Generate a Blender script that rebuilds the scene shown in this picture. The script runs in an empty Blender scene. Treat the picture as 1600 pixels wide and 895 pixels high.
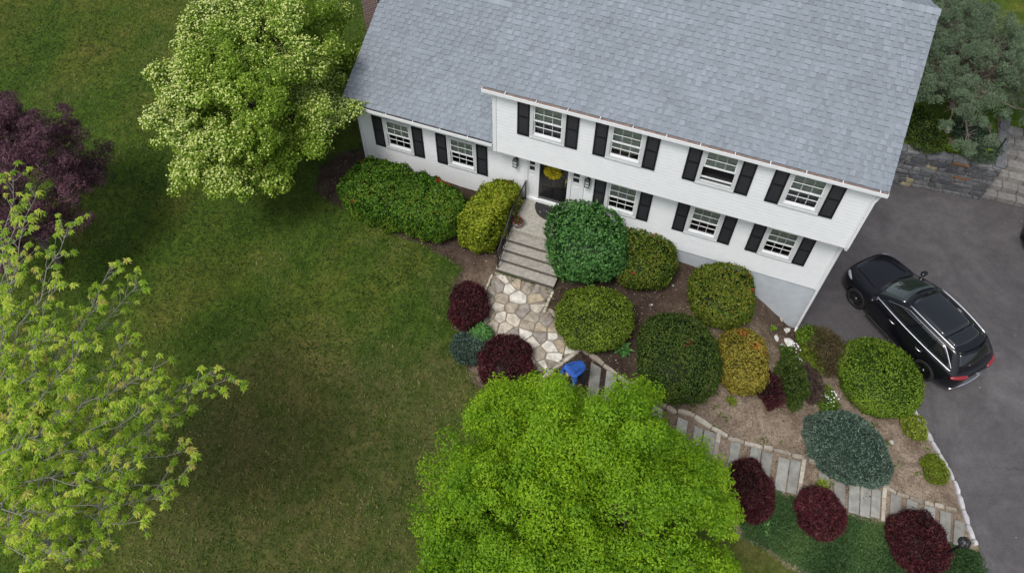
import bpy, bmesh, math, random
import numpy as np
from mathutils import Vector, Matrix
S = bpy.context.scene
COL = S.collection
rnd = random.Random(7)
R = math.radians

# ------------------------------------------------------------------ camera
CAM = np.array([6.710, -16.964, 20.004]); YAW, PITCH, ROLL, FPX = -20.163, -54.777, 0.705, 1219.58
def cam_axes():
    y, p, r = R(YAW), R(PITCH), R(ROLL)
    f = np.array([math.sin(y)*math.cos(p), math.cos(y)*math.cos(p), math.sin(p)])
    a = np.array([math.cos(y), -math.sin(y), 0.0]); u = np.cross(a, f)
    return a*math.cos(r)+u*math.sin(r), -a*math.sin(r)+u*math.cos(r), f
CR, CU, CF = cam_axes()
cd = bpy.data.cameras.new('camera'); cam = bpy.data.objects.new('camera', cd); COL.objects.link(cam)
m3 = Matrix((CR, CU, -CF)).transposed()
cam.matrix_world = Matrix.Translation(CAM) @ m3.to_4x4()
cd.sensor_fit = 'HORIZONTAL'; cd.sensor_width = 36; cd.lens = FPX/1600*36; cd.clip_start = .1; cd.clip_end = 3000
S.camera = cam
# ------------------------------------------------------------------ light
SUN_EL, SUN_AZ = 60, 196          # azimuth clockwise from +Y
w = bpy.data.worlds.new('World'); S.world = w; w.use_nodes = True
nt = w.node_tree; bg = nt.nodes['Background']
sky = nt.nodes.new('ShaderNodeTexSky'); sky.sky_type = 'NISHITA'; sky.sun_disc = False
sky.sun_elevation = R(SUN_EL); sky.sun_rotation = R(SUN_AZ); sky.air_density = 1.0; sky.dust_density = 3.0; sky.ozone_density = 1.0
hs = nt.nodes.new('ShaderNodeHueSaturation'); hs.inputs['Saturation'].default_value = .45
nt.links.new(sky.outputs[0], hs.inputs['Color']); nt.links.new(hs.outputs[0], bg.inputs[0]); bg.inputs[1].default_value = .115
sd = bpy.data.lights.new('sun', 'SUN'); sun = bpy.data.objects.new('sun', sd); COL.objects.link(sun)
sd.energy = 1.35; sd.angle = R(16); sd.color = (1, .97, .92)
az, el = R(SUN_AZ), R(SUN_EL)
sv = Vector((math.sin(az)*math.cos(el), math.cos(az)*math.cos(el), math.sin(el)))
sun.rotation_euler = sv.to_track_quat('Z', 'Y').to_euler(); sun.location = (0, 0, 30)
S.view_settings.view_transform = 'Standard'; S.view_settings.look = 'None'; S.view_settings.gamma = 1
S.view_settings.exposure = 0.52
S.render.engine = 'CYCLES'
S.cycles.max_bounces = 6; S.cycles.transparent_max_bounces = 8

# ------------------------------------------------------------------ terrain
def ray(px, py): return CF + CR*(px-800)/FPX - CU*(py-447.5)/FPX
def P(px, py, z):
    v = ray(px, py); return CAM + v*(z-CAM[2])/v[2]
CTRL = [(-5.2,0,-.35),(-2,0,-.42),(.8,0,-.6),(3,-.3,-.95),(5,0,-1.05),(7.15,0,-1.13),(9.2,0,-1.66),(10.1,-.1,-2.35),(10.9,-.3,-2.75),
        (-8,6,-.5),(-14,12,-.8),(-25,12,-1.3),(-20,0,-1.4),(-15,-8,-2.0),(-8,-18,-2.6),(0,-22,-3.1),(8,-18,-3.2),
        (2,8,-.7),(8,12,-1.0),(-4,16,-.8),(20,16,-.6),(14,10,-1.1),(10,9,-1.2)]
for px, py, z in [(700,420,-.78),(640,380,-.65),(560,330,-.48),(350,500,-1.15),(600,600,-1.25),(400,850,-1.95),(660,880,-2.0),(715,640,-1.3),
        (800,440,-.87),(780,530,-.95),(870,565,-1.0),(900,530,-1.0),(757,460,-.92),(912,562,-1.13),(1000,640,-1.4),(1100,680,-1.7),(1155,695,-1.82),
        (1260,735,-2.12),(1380,775,-2.45),(1500,810,-2.74),(1200,840,-2.3),(1300,860,-2.5),(1450,885,-2.76),(1150,880,-2.25),
        (950,500,-1.08),(1000,440,-1.12),(1060,500,-1.25),(1190,490,-1.75),(1180,640,-1.85),(1250,600,-2.25),(1210,560,-1.95),(1320,640,-2.5),(1390,690,-2.66),(1100,620,-1.6)]:
    q = P(px, py, z); CTRL.append((q[0], q[1], z))
CTRL = np.array(CTRL)
def _tps(r2): return np.where(r2 > 1e-12, .5*r2*np.log(np.maximum(r2, 1e-12)), 0)
_n = len(CTRL); _D = ((CTRL[:, None, :2]-CTRL[None, :, :2])**2).sum(-1)
_A = np.zeros((_n+3, _n+3)); _A[:_n, :_n] = _tps(_D)+np.eye(_n)*.25; _A[:_n, _n:] = np.c_[np.ones(_n), CTRL[:, :2]]; _A[_n:, :_n] = _A[:_n, _n:].T
_W = np.linalg.solve(_A, np.r_[CTRL[:, 2], 0, 0, 0])
DRIVE_Z = -2.8
def Wp(lst, z): return [tuple(P(x, y, z)[:2]) for x, y in lst]
DRIVE = [(10.85, .0)] + Wp([(1244,515),(1322,549),(1380,595),(1424,637),(1451,683),(1483,735),(1506,795),(1530,853),(1530,895),(1550,960)], DRIVE_Z) + [(17.5, -14), (24, -16), (34, -12), (34, 8.9), (18.4, 8.9), (10.85, 8.3)]
def sdist(X, Y, poly):
    X = np.asarray(X, float); Y = np.asarray(Y, float); d = np.full(X.shape, 1e9); ins = np.zeros(X.shape, bool)
    n = len(poly)
    for i in range(n):
        x1, y1 = poly[i]; x2, y2 = poly[(i+1) % n]; ex, ey = x2-x1, y2-y1
        t = np.clip(((X-x1)*ex+(Y-y1)*ey)/(ex*ex+ey*ey+1e-12), 0, 1)
        d = np.minimum(d, np.hypot(X-x1-t*ex, Y-y1-t*ey))
        if abs(ey) > 1e-12:
            c = ((y1 > Y) != (y2 > Y)) & (X < ex*(Y-y1)/ey+x1); ins ^= c
    return np.where(ins, -d, d)
def H(X, Y):
    X = np.asarray(X, float); Y = np.asarray(Y, float)
    shp = X.shape; x = X.ravel(); y = Y.ravel(); z = np.zeros(len(x))
    for a in range(0, len(x), 20000):
        xx = np.clip(x[a:a+20000], -26, 26); yy = np.clip(y[a:a+20000], -24, 20)
        D = (xx[:, None]-CTRL[None, :, 0])**2+(yy[:, None]-CTRL[None, :, 1])**2
        z[a:a+20000] = _tps(D)@_W[:_n]+_W[_n]+_W[_n+1]*xx+_W[_n+2]*yy
    s = sdist(x, y, DRIVE)
    # terrace behind the stone wall keeps its height
    t = np.clip(s/.55, 0, 1); t = t*t*(3-2*t)
    t = np.where((y > 8.0) & (x > 10.6) & (s > 0), np.clip(s/.12, 0, 1), t)
    z = np.where((y > 8.3) & (x > 10.6), np.maximum(z, -1.15+.10*(y-8.3)), z)
    z = (DRIVE_Z-.012)*(1-t)+z*t
    z = np.where((x > 16.72) & (x < 21) & (y > 8.6) & (y < 11.3), np.minimum(z, DRIVE_Z-.12+(y-8.75)*.66), z)
    return z.reshape(shp)
def h1(x, y): return float(H(np.array([x]), np.array([y]))[0])
def G(px, py, dz=0.):
    v = ray(px, py); z = -1.5
    for _ in range(12):
        q = CAM+v*(z-CAM[2])/v[2]; z = .4*z+.6*(h1(q[0], q[1])+dz)
    return CAM+v*(z-CAM[2])/v[2]
def PX(q):
    v = np.asarray(q)-CAM; z = v@CF; return 800+FPX*(v@CR)/z, 447.5-FPX*(v@CU)/z

# ------------------------------------------------------------------ helpers
def tag(o, label=None, cat=None, group=None, kind=None):
    if label: o['label'] = label
    if cat: o['category'] = cat
    if group: o['group'] = group
    if kind: o['kind'] = kind
    return o
def empty(name, loc=(0, 0, 0), rz=0):
    o = bpy.data.objects.new(name, None); COL.objects.link(o); o.location = loc; o.rotation_euler = (0, 0, rz); o.empty_display_size = .2; return o
def mesh_np(name, V, F, mat, parent=None, v=None, smooth=False, mats=None, mi=None):
    """V (n,3); F (m,k) equal-size faces or list of tuples"""
    me = bpy.data.meshes.new(name)
    V = np.asarray(V, np.float32)
    if isinstance(F, np.ndarray):
        m, k = F.shape
        me.vertices.add(len(V)); me.vertices.foreach_set('co', V.ravel())
        me.loops.add(m*k); me.loops.foreach_set('vertex_index', F.astype(np.int32).ravel())
        me.polygons.add(m); me.polygons.foreach_set('loop_start', np.arange(0, m*k, k, dtype=np.int32))
        try: me.polygons.foreach_set('loop_total', np.full(m, k, np.int32))
        except Exception: pass
        me.update(calc_edges=True); me.validate()
    else:
        me.from_pydata([tuple(map(float, q)) for q in V], [], [tuple(int(i) for i in f) for f in F]); me.update()
    if v is not None:
        a = me.attributes.new('v', 'FLOAT', 'FACE'); a.data.foreach_set('value', np.asarray(v, np.float32))
    me.polygons.foreach_set('use_smooth', np.full(len(me.polygons), smooth))
    for mm in (mats or [mat]): me.materials.append(mm)
    if mi is not None: me.polygons.foreach_set('material_index', np.asarray(mi, np.int32))
    o = bpy.data.objects.new(name, me); COL.objects.link(o)
    if parent: o.parent = parent
    return o
class MB:
    def __init__(s): s.V = []; s.F = []; s.A = []; s.n = 0
    def add(s, V, F, a=0.):
        k = len(s.V); s.V += [tuple(q) for q in V]; s.F += [tuple(i+k for i in f) for f in F]; s.A += [a]*len(F)
    def box(s, x0, x1, y0, y1, z0, z1, a=0., M=None):
        V = [(x0,y0,z0),(x1,y0,z0),(x1,y1,z0),(x0,y1,z0),(x0,y0,z1),(x1,y0,z1),(x1,y1,z1),(x0,y1,z1)]
        if M is not None: V = [tuple(M @ Vector(q)) for q in V]
        s.add(V, [(0,3,2,1),(4,5,6,7),(0,1,5,4),(1,2,6,5),(2,3,7,6),(3,0,4,7)], a)
    def tube(s, pts, rad, n=8, a=0., cap=True):
        pts = [Vector(p) for p in pts]; rad = rad if hasattr(rad, '__len__') else [rad]*len(pts)
        k = len(s.V); prev = None
        for i, p in enumerate(pts):
            d = (pts[min(i+1, len(pts)-1)]-pts[max(i-1, 0)]).normalized()
            if prev is None: t = d.orthogonal().normalized()
            else:
                t = prev-d*prev.dot(d); t = t.normalized() if t.length > 1e-6 else d.orthogonal().normalized()
            prev = t; b = d.cross(t)
            for j in range(n):
                an = 2*math.pi*j/n; s.V.append(tuple(p+(t*math.cos(an)+b*math.sin(an))*rad[i]))
        F = []
        for i in range(len(pts)-1):
            for j in range(n):
                F.append((k+i*n+j, k+i*n+(j+1) % n, k+(i+1)*n+(j+1) % n, k+(i+1)*n+j))
        if cap: F.append(tuple(k+j for j in range(n))[::-1]); F.append(tuple(k+(len(pts)-1)*n+j for j in range(n)))
        s.F += F; s.A += [a]*len(F)
    def lathe(s, prof, n=24, M=None, a=0.):
        k = len(s.V)
        for (r, z) in prof:
            for j in range(n):
                an = 2*math.pi*j/n; q = Vector((r*math.cos(an), r*math.sin(an), z))
                s.V.append(tuple(M @ q if M is not None else q))
        F = []
        for i in range(len(prof)-1):
            for j in range(n): F.append((k+i*n+j, k+i*n+(j+1) % n, k+(i+1)*n+(j+1) % n, k+(i+1)*n+j))
        s.F += F; s.A += [a]*len(F)
    def build(s, name, mat, parent=None, smooth=False, bevel=0, attr=False):
        o = mesh_np(name, s.V, s.F, mat, parent, s.A if attr else None, smooth)
        if bevel:
            b = o.modifiers.new('b', 'BEVEL'); b.width = bevel; b.segments = 2; b.limit_method = 'ANGLE'
        return o
def copy_tree(o, parent=None):
    c = o.copy(); COL.objects.link(c); c.parent = parent
    for ch in list(o.children): copy_tree(ch, c)
    return c
def add_sub(o, lv=2):
    m = o.modifiers.new('s', 'SUBSURF'); m.levels = lv; m.render_levels = lv; return o

# ------------------------------------------------------------------ materials
def newmat(name):
    m = bpy.data.materials.new(name); m.use_nodes = True; return m, m.node_tree, m.node_tree.nodes['Principled BSDF']
def N(t, typ, **kw):
    n = t.nodes.new(typ)
    for k, v in kw.items():
        if k in n.inputs: n.inputs[k].default_value = v
        else: setattr(n, k, v)
    return n
def ramp(t, stops, fac=None):
    n = t.nodes.new('ShaderNodeValToRGB'); e = n.color_ramp.elements
    while len(e) < len(stops): e.new(.5)
    for i, (p, c) in enumerate(stops): e[i].position = p; e[i].color = (*c, 1)
    if fac is not None: t.links.new(fac, n.inputs[0])
    return n
def noise(t, scale, detail=6, rough=.6, coord=None, dist=0):
    n = N(t, 'ShaderNodeTexNoise', Scale=scale, Detail=detail, Roughness=rough, Distortion=dist)
    if coord is None:
        c = t.nodes.new('ShaderNodeNewGeometry'); coord = c.outputs['Position']
    t.links.new(coord, n.inputs['Vector']); return n
def mixc(t, fac, a, b, mode='MIX'):
    n = t.nodes.new('ShaderNodeMix'); n.data_type = 'RGBA'; n.blend_type = mode
    for s, v in ((0, fac), (6, a), (7, b)):
        if hasattr(v, 'links') or isinstance(v, bpy.types.NodeSocket): t.links.new(v, n.inputs[s])
        elif s == 0: n.inputs[0].default_value = v
        else: n.inputs[s].default_value = (*v, 1)
    return n.outputs[2]
def plain(name, c, rough=.6, metal=0, var=.12, scale=6, bump=0., coat=0, spec=.5):
    m, t, b = newmat(name)
    n = noise(t, scale)
    o = ramp(t, [(.3, tuple(x*(1-var) for x in c)), (.7, tuple(min(1, x*(1+var)) for x in c))], n.outputs[0])
    t.links.new(o.outputs[0], b.inputs['Base Color'])
    b.inputs['Roughness'].default_value = rough; b.inputs['Metallic'].default_value = metal
    b.inputs['Coat Weight'].default_value = coat; b.inputs['Coat Roughness'].default_value = .03; b.inputs['Specular IOR Level'].default_value = spec
    if bump:
        n2 = noise(t, scale*6); bm = N(t, 'ShaderNodeBump', Strength=bump, Distance=.02); t.links.new(n2.outputs[0], bm.inputs['Height']); t.links.new(bm.outputs[0], b.inputs['Normal'])
    return m
def attr_mat(name, stops, rough=.8, nscale=30, nvar=.25, bump=.3, bdist=.01):
    m, t, b = newmat(name)
    a = N(t, 'ShaderNodeAttribute', attribute_name='v')
    r = ramp(t, stops, a.outputs['Fac'])
    n = noise(t, nscale); g = ramp(t, [(.25, (1-nvar,)*3), (.75, (1+nvar*.6,)*3)], n.outputs[0])
    nl = noise(t, .55, 5, .65, dist=.8); gl_ = ramp(t, [(.32, (.90, .90, .89)), (.68, (1.07, 1.07, 1.07))], nl.outputs[0])
    t.links.new(mixc(t, 1., mixc(t, 1., r.outputs[0], g.outputs[0], 'MULTIPLY'), gl_.outputs[0], 'MULTIPLY'), b.inputs['Base Color'])
    b.inputs['Roughness'].default_value = rough
    bm = N(t, 'ShaderNodeBump', Strength=bump, Distance=bdist); t.links.new(n.outputs[0], bm.inputs['Height']); t.links.new(bm.outputs[0], b.inputs['Normal'])
    return m
def leafmat(name, stops, trans=.35, gloss=.02):
    m = bpy.data.materials.new(name); m.use_nodes = True; t = m.node_tree; t.nodes.clear()
    a = N(t, 'ShaderNodeAttribute', attribute_name='v'); r = ramp(t, stops, a.outputs['Fac'])
    d = N(t, 'ShaderNodeBsdfDiffuse'); tr = N(t, 'ShaderNodeBsdfTranslucent'); gl = N(t, 'ShaderNodeBsdfGlossy', Roughness=.55)
    gl.inputs['Color'].default_value = (.6, .65, .55, 1)
    t.links.new(r.outputs[0], d.inputs['Color']); t.links.new(r.outputs[0], tr.inputs['Color'])
    m1 = N(t, 'ShaderNodeMixShader', Fac=trans); t.links.new(d.outputs[0], m1.inputs[1]); t.links.new(tr.outputs[0], m1.inputs[2])
    m2 = N(t, 'ShaderNodeMixShader', Fac=gloss); t.links.new(m1.outputs[0], m2.inputs[1]); t.links.new(gl.outputs[0], m2.inputs[2])
    o = N(t, 'ShaderNodeOutputMaterial'); t.links.new(m2.outputs[0], o.inputs[0]); return m
M = {}
M['white'] = plain('white_paint', (.83, .845, .87), .5, var=.03, scale=3)
M['trim'] = plain('trim_white', (.80, .81, .83), .4, var=.03)
M['found'] = plain('foundation_paint', (.50, .54, .58), .8, var=.08, scale=3, bump=.3)
M['black'] = plain('black_paint', (.010, .010, .014), .5, var=.2)
M['iron'] = plain('black_iron', (.015, .015, .017), .4, var=.2)
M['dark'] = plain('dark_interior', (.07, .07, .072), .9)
M['casing'] = plain('window_casing', (.60, .62, .63), .5, var=.03)
M['blind'] = plain('blind_slats', (.80, .86, .78), .6, var=.04)
M['curtain'] = plain('curtain', (.30, .30, .32), .8, var=.3, scale=4)
M['debris'] = plain('gutter_debris', (.24, .17, .14), .95, var=.35, scale=9, bump=.6)
M['brass'] = plain('brass', (.6, .5, .25), .3, metal=1)
M['frost'] = plain('lantern_glass', (.6, .62, .62), .2)
M['chrome'] = plain('chrome', (.92, .92, .94), .28, metal=1, var=.02)
M['brick'] = None
def brick():
    m, t, b = newmat('chimney_brick')
    c = N(t, 'ShaderNodeTexCoord'); mp = N(t, 'ShaderNodeMapping'); mp.inputs['Rotation'].default_value = (R(90), 0, 0)
    t.links.new(c.outputs['Object'], mp.inputs[0]); bt = N(t, 'ShaderNodeTexBrick', Scale=1.); t.links.new(mp.outputs[0], bt.inputs[0])
    bt.inputs['Color1'].default_value = (.16, .08, .07, 1); bt.inputs['Color2'].default_value = (.10, .055, .055, 1); bt.inputs['Mortar'].default_value = (.3, .28, .26, 1)
    bt.inputs['Mortar Size'].default_value = .008; bt.inputs['Brick Width'].default_value = .22; bt.inputs['Row Height'].default_value = .075
    t.links.new(bt.outputs[0], b.inputs['Base Color']); b.inputs['Roughness'].default_value = .9; return m
M['brick'] = brick()
def glass():
    m = bpy.data.materials.new('window_glass'); m.use_nodes = True; t = m.node_tree; t.nodes.clear()
    tr = N(t, 'ShaderNodeBsdfTransparent'); tr.inputs[0].default_value = (.93, .95, .94, 1); g = N(t, 'ShaderNodeBsdfGlossy', Roughness=.02)
    fr = N(t, 'ShaderNodeFresnel', IOR=1.6); mx = N(t, 'ShaderNodeMixShader'); t.links.new(fr.outputs[0], mx.inputs[0])
    t.links.new(tr.outputs[0], mx.inputs[1]); t.links.new(g.outputs[0], mx.inputs[2]); o = N(t, 'ShaderNodeOutputMaterial'); t.links.new(mx.outputs[0], o.inputs[0]); return m
M['glass'] = glass()
M['shingle'] = attr_mat('roof_shingle', [(0, (.15, .168, .192)), (.42, (.205, .232, .266)), (.66, (.242, .274, .312)), (1, (.29, .325, .368))], .9, 18, .16, .25)
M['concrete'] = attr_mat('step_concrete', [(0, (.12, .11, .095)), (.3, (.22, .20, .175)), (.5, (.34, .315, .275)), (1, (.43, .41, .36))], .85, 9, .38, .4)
M['flag'] = attr_mat('flagstone', [(0, (.20, .18, .17)), (.35, (.36, .32, .275)), (.6, (.44, .36, .25)), (1, (.66, .62, .55))], .85, 5.5, .55, .4, .02)
M['slate'] = attr_mat('slate_slab', [(0, (.20, .19, .165)), (1, (.33, .33, .30))], .8, 4, .4, .35)
M['edge'] = attr_mat('edging_stone', [(0, (.17, .145, .115)), (.5, (.33, .285, .225)), (1, (.56, .51, .43))], .85, 12, .35, .5, .02)
M['block'] = attr_mat('kerb_block', [(0, (.34, .33, .34)), (1, (.50, .49, .50))], .85, 14, .25, .4)
M['wallstone'] = attr_mat('wall_stone', [(0, (.07, .073, .080)), (.55, (.125, .13, .14)), (.85, (.18, .178, .175)), (.93, (.20, .10, .045)), (1, (.30, .26, .17))], .9, 8, .5, .8, .03)
M['stepstone'] = attr_mat('step_stone', [(0, (.17, .165, .16)), (1, (.27, .26, .245))], .9, 8, .4, .6, .03)
M['joint'] = plain('joint_sand', (.24, .205, .165), .95, var=.3, scale=9, bump=.5)
M['rock'] = attr_mat('rock', [(0, (.20, .18, .16)), (.6, (.38, .35, .31)), (1, (.68, .66, .63))], .9, 8, .4, .6, .03)
M['bark'] = plain('bark', (.16, .13, .105), .9, var=.35, scale=12, bump=.8)
M['palebark'] = plain('pale_bark', (.30, .29, .25), .85, var=.25, scale=12, bump=.5)
M['twig'] = plain('twigs', (.07, .05, .035), .95, var=.3, scale=20)
M['mat'] = None

# ground material: lawn / soil by painted mask attribute plus noise
def ground_mat():
    m, t, b = newmat('ground')
    a = N(t, 'ShaderNodeAttribute', attribute_name='soil'); a2 = N(t, 'ShaderNodeAttribute', attribute_name='tone')
    n1 = noise(t, .32, 5, .62); n2 = noise(t, 1.5, 7, .7, dist=.6); n3 = noise(t, 14, 6, .75); n4 = noise(t, 1.2, 7, .7, dist=1.)
    g1 = ramp(t, [(.30, (.034, .070, .008)), (.46, (.052, .094, .011)), (.60, (.080, .104, .016)), (.78, (.112, .108, .026))], n1.outputs[0])
    g2 = ramp(t, [(.28, (.60, .68, .60)), (.5, (.95, .95, .9)), (.64, (1.2, 1.15, 1.1)), (.8, (1.7, 1.5, 1.5))], n2.outputs[0])
    g3 = ramp(t, [(.25, (.50, .52, .50)), (.5, (.97, .97, .97)), (.78, (1.6, 1.58, 1.55))], n3.outputs[0])
    aw = N(t, 'ShaderNodeAttribute', attribute_name='worn'); n5 = noise(t, 5.5, 5, .7); wv = N(t, 'ShaderNodeMath', operation='MULTIPLY_ADD'); t.links.new(aw.outputs['Fac'], wv.inputs[0]); wv.inputs[1].default_value = .5; t.links.new(n2.outputs[0], wv.inputs[2])
    wr_ = N(t, 'ShaderNodeMapRange'); wr_.inputs[1].default_value = .62; wr_.inputs[2].default_value = 1.25; t.links.new(wv.outputs[0], wr_.inputs[0])
    g1b = mixc(t, wr_.outputs[0], g1.outputs[0], (.088, .080, .032)); g5 = ramp(t, [(.3, (.62, .66, .62)), (.5, (1, 1, 1)), (.72, (1.45, 1.35, 1.35))], n5.outputs[0])
    lawn = mixc(t, 1., mixc(t, 1., mixc(t, 1., g1b, g2.outputs[0], 'MULTIPLY'), g3.outputs[0], 'MULTIPLY'), g5.outputs[0], 'MULTIPLY')
    s1 = ramp(t, [(0., (.060, .043, .034)), (.35, (.11, .080, .060)), (1., (.255, .205, .155))], a2.outputs['Fac'])
    s2 = ramp(t, [(.25, (.45, .44, .42)), (.5, (1, 1, 1)), (.8, (1.7, 1.65, 1.6))], n3.outputs[0])
    s3 = ramp(t, [(.35, (.60, .55, .52)), (.65, (1.3, 1.3, 1.3))], n4.outputs[0])
    soil = mixc(t, 1., mixc(t, 1., s1.outputs[0], s2.outputs[0], 'MULTIPLY'), s3.outputs[0], 'MULTIPLY')
    ad = N(t, 'ShaderNodeMath', operation='MULTIPLY_ADD'); t.links.new(n2.outputs[0], ad.inputs[0]); ad.inputs[1].default_value = .9; t.links.new(a.outputs['Fac'], ad.inputs[2])
    ad2 = N(t, 'ShaderNodeMath', operation='MULTIPLY_ADD'); t.links.new(n3.outputs[0], ad2.inputs[0]); ad2.inputs[1].default_value = .5; t.links.new(ad.outputs[0], ad2.inputs[2])
    mr = N(t, 'ShaderNodeMapRange'); mr.inputs[1].default_value = 1.05; mr.inputs[2].default_value = 1.4; t.links.new(ad2.outputs[0], mr.inputs[0])
    t.links.new(mixc(t, mr.outputs[0], lawn, soil), b.inputs['Base Color']); b.inputs['Roughness'].default_value = .95; b.inputs['Specular IOR Level'].default_value = .15
    nb = noise(t, 25, 5, .7); bm = N(t, 'ShaderNodeBump', Strength=.8, Distance=.05); t.links.new(nb.outputs[0], bm.inputs['Height']); t.links.new(bm.outputs[0], b.inputs['Normal'])
    return m
M['ground'] = ground_mat()
def asphalt():
    m, t, b = newmat('asphalt')
    n1 = noise(t, .35, 8, .68, dist=1.2); n2 = noise(t, 38, 4, .8); n3 = noise(t, 2.5, 6, .7)
    c = ramp(t, [(.28, (.060, .055, .058)), (.5, (.082, .077, .080)), (.72, (.118, .112, .115))], n1.outputs[0])
    d = ramp(t, [(.3, (.70, .70, .70)), (.7, (1.38, 1.38, 1.38))], n2.outputs[0]); e = ramp(t, [(.35, (.88, .87, .87)), (.68, (1.14, 1.14, 1.14))], n3.outputs[0])
    cc = mixc(t, 1., mixc(t, 1., c.outputs[0], d.outputs[0], 'MULTIPLY'), e.outputs[0], 'MULTIPLY')
    g = N(t, 'ShaderNodeNewGeometry'); sp = N(t, 'ShaderNodeSeparateXYZ'); t.links.new(g.outputs['Position'], sp.inputs[0])
    t.links.new(cc, b.inputs['Base Color']); b.inputs['Roughness'].default_value = .85; b.inputs['Specular IOR Level'].default_value = .3
    bm = N(t, 'ShaderNodeBump', Strength=.4, Distance=.01); t.links.new(n2.outputs[0], bm.inputs['Height']); t.links.new(bm.outputs[0], b.inputs['Normal'])
    return m
M['asphalt'] = asphalt()

# ------------------------------------------------------------------ ground
def axis(lo, hi, step, far):
    a = list(np.arange(lo, hi+step*.5, step)); d = step
    L, Hh = [], []
    x = a[0]
    while x > -far: d *= 1.35; x -= d; L.append(x)
    d = step; x = a[-1]
    while x < far: d *= 1.35; x += d; Hh.append(x)
    return np.array(L[::-1]+a+Hh)
FLAG = [tuple(G(x, y)[:2]) for x, y in [(775,427),(757,462),(757,515),(772,545),(800,575),(858,582),(907,547),(884,518),(856,488),(853,470),(866,452)]]
UPX = [(905,548),(950,575),(1000,612),(1050,645),(1100,668),(1145,686),(1200,703),(1256,719),(1320,743),(1381,764),(1440,785),(1497,801)]
LOX = [(860,584),(905,625),(960,665),(1010,693),(1060,713),(1121,733),(1180,757),(1251,777),(1320,800),(1380,815),(1440,838),(1522,858)]
def lerp_poly(pl, x):
    for (a, b), (c, d) in zip(pl, pl[1:]):
        if x <= c: return b+(d-b)*(x-a)/(c-a)
    (a, b), (c, d) = pl[-2:]; return b+(d-b)*(x-a)/(c-a)
UP = [tuple(G(*p)[:2]) for p in UPX]; LO = [tuple(G(*p)[:2]) for p in LOX]
BEDB = [tuple(G(*p)[:2]) for p in [(866,452)]]+[(2.9, .1), (11.0, .1)]+[tuple(P(x, y, -2.75)[:2]) for x, y in [(1322,549),(1380,595),(1428,637),(1455,683),(1486,735),(1510,795),(1530,853)]]+LO[::-1]+FLAG[6:]
BEDA = [(-5.6, .3), (.95, .1), (.95, -2.8)]+[tuple(G(*p)[:2]) for p in [(757,462),(757,520),(775,550),(770,608),(742,602),(722,560),(712,500),(708,450),(722,418),(660,382),(600,358),(552,330),(520,318),(492,300),(500,262),(530,240)]]
BEDE = [tuple(G(*p)[:2]) for p in [(845,580),(862,580),(912,545),(960,590),(1000,640),(1060,690),(1120,728),(1120,745),(1040,725),(960,690),(890,640),(835,600)]]
BEDC = [tuple(G(*p)[:2]) for p in [(1120,735),(1180,757),(1251,777),(1320,800),(1380,815),(1440,838),(1535,865),(1560,960),(1250,895),(1200,858),(1150,830)]]
BEDD = [(10.9, 8.5), (19, 8.7), (19, 13.5), (15.5, 14.5), (12, 14)]
xs = axis(-30, 21, .16, 700); ys = axis(-20, 24, .16, 700)
GX, GY = np.meshgrid(xs, ys); GZ = H(GX, GY)
soil = np.zeros(GX.shape); sand = np.zeros(GX.shape)
for pl in (BEDA, BEDB, BEDC, BEDE, FLAG):
    soil = np.maximum(soil, np.clip(.55-sdist(GX, GY, pl)/.5, 0, 1))
sand = np.clip((GX-6.0)/3.5, 0, 1)*np.clip((-GY)/2., .35, 1)*np.where(GY > .5, .2, 1)
dA = np.clip(.55-sdist(GX, GY, BEDA)/.5, 0, 1); sand = np.maximum(sand, dA*np.clip((GX+1.0)/2, 0, 1)*np.clip((-GY-2)/1.2, 0, 1)*.75)
nx, ny = len(xs), len(ys)
WORN = [(560,800,3.5,.75),(430,760,3,.6),(300,860,3,.6),(620,640,2,.5),(480,560,2,.35),(240,70,2.2,.35),(705,580,1.0,.8),(692,450,.8,.6),(600,390,1.2,.4),(90,150,.9,.6),(380,620,1.6,.45),(650,880,2,.8),(1175,870,1.5,.7),(30,40,1.5,.3),(350,700,2,.45),(520,680,1.5,.4),(420,420,1.0,.3)]
def worn(X, Y):
    o = np.zeros(np.shape(X))
    for px, py, rr, k in WORN:
        q = G(px, py); o = o+k*np.exp(-((X-q[0])**2+(Y-q[1])**2)/(2*rr*rr*.6))
    return np.clip(o, 0, 1)
I = np.arange(nx*ny).reshape(ny, nx)
FF = np.stack([I[:-1, :-1], I[:-1, 1:], I[1:, 1:], I[1:, :-1]], -1).reshape(-1, 4)
GZ = GZ + np.where((sdist(GX, GY, DRIVE) > .4), .012*np.sin(GX*2.1+np.sin(GY*1.3)*2)*np.cos(GY*1.7), 0)
ground = mesh_np('ground', np.c_[GX.ravel(), GY.ravel(), GZ.ravel()], FF, M['ground'], smooth=True); tag(ground, kind='structure')
for nm, arr in (('soil', soil), ('tone', sand), ('worn', worn(GX, GY))):
    a = ground.data.attributes.new(nm, 'FLOAT', 'POINT'); a.data.foreach_set('value', arr.ravel().astype(np.float32))
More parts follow.
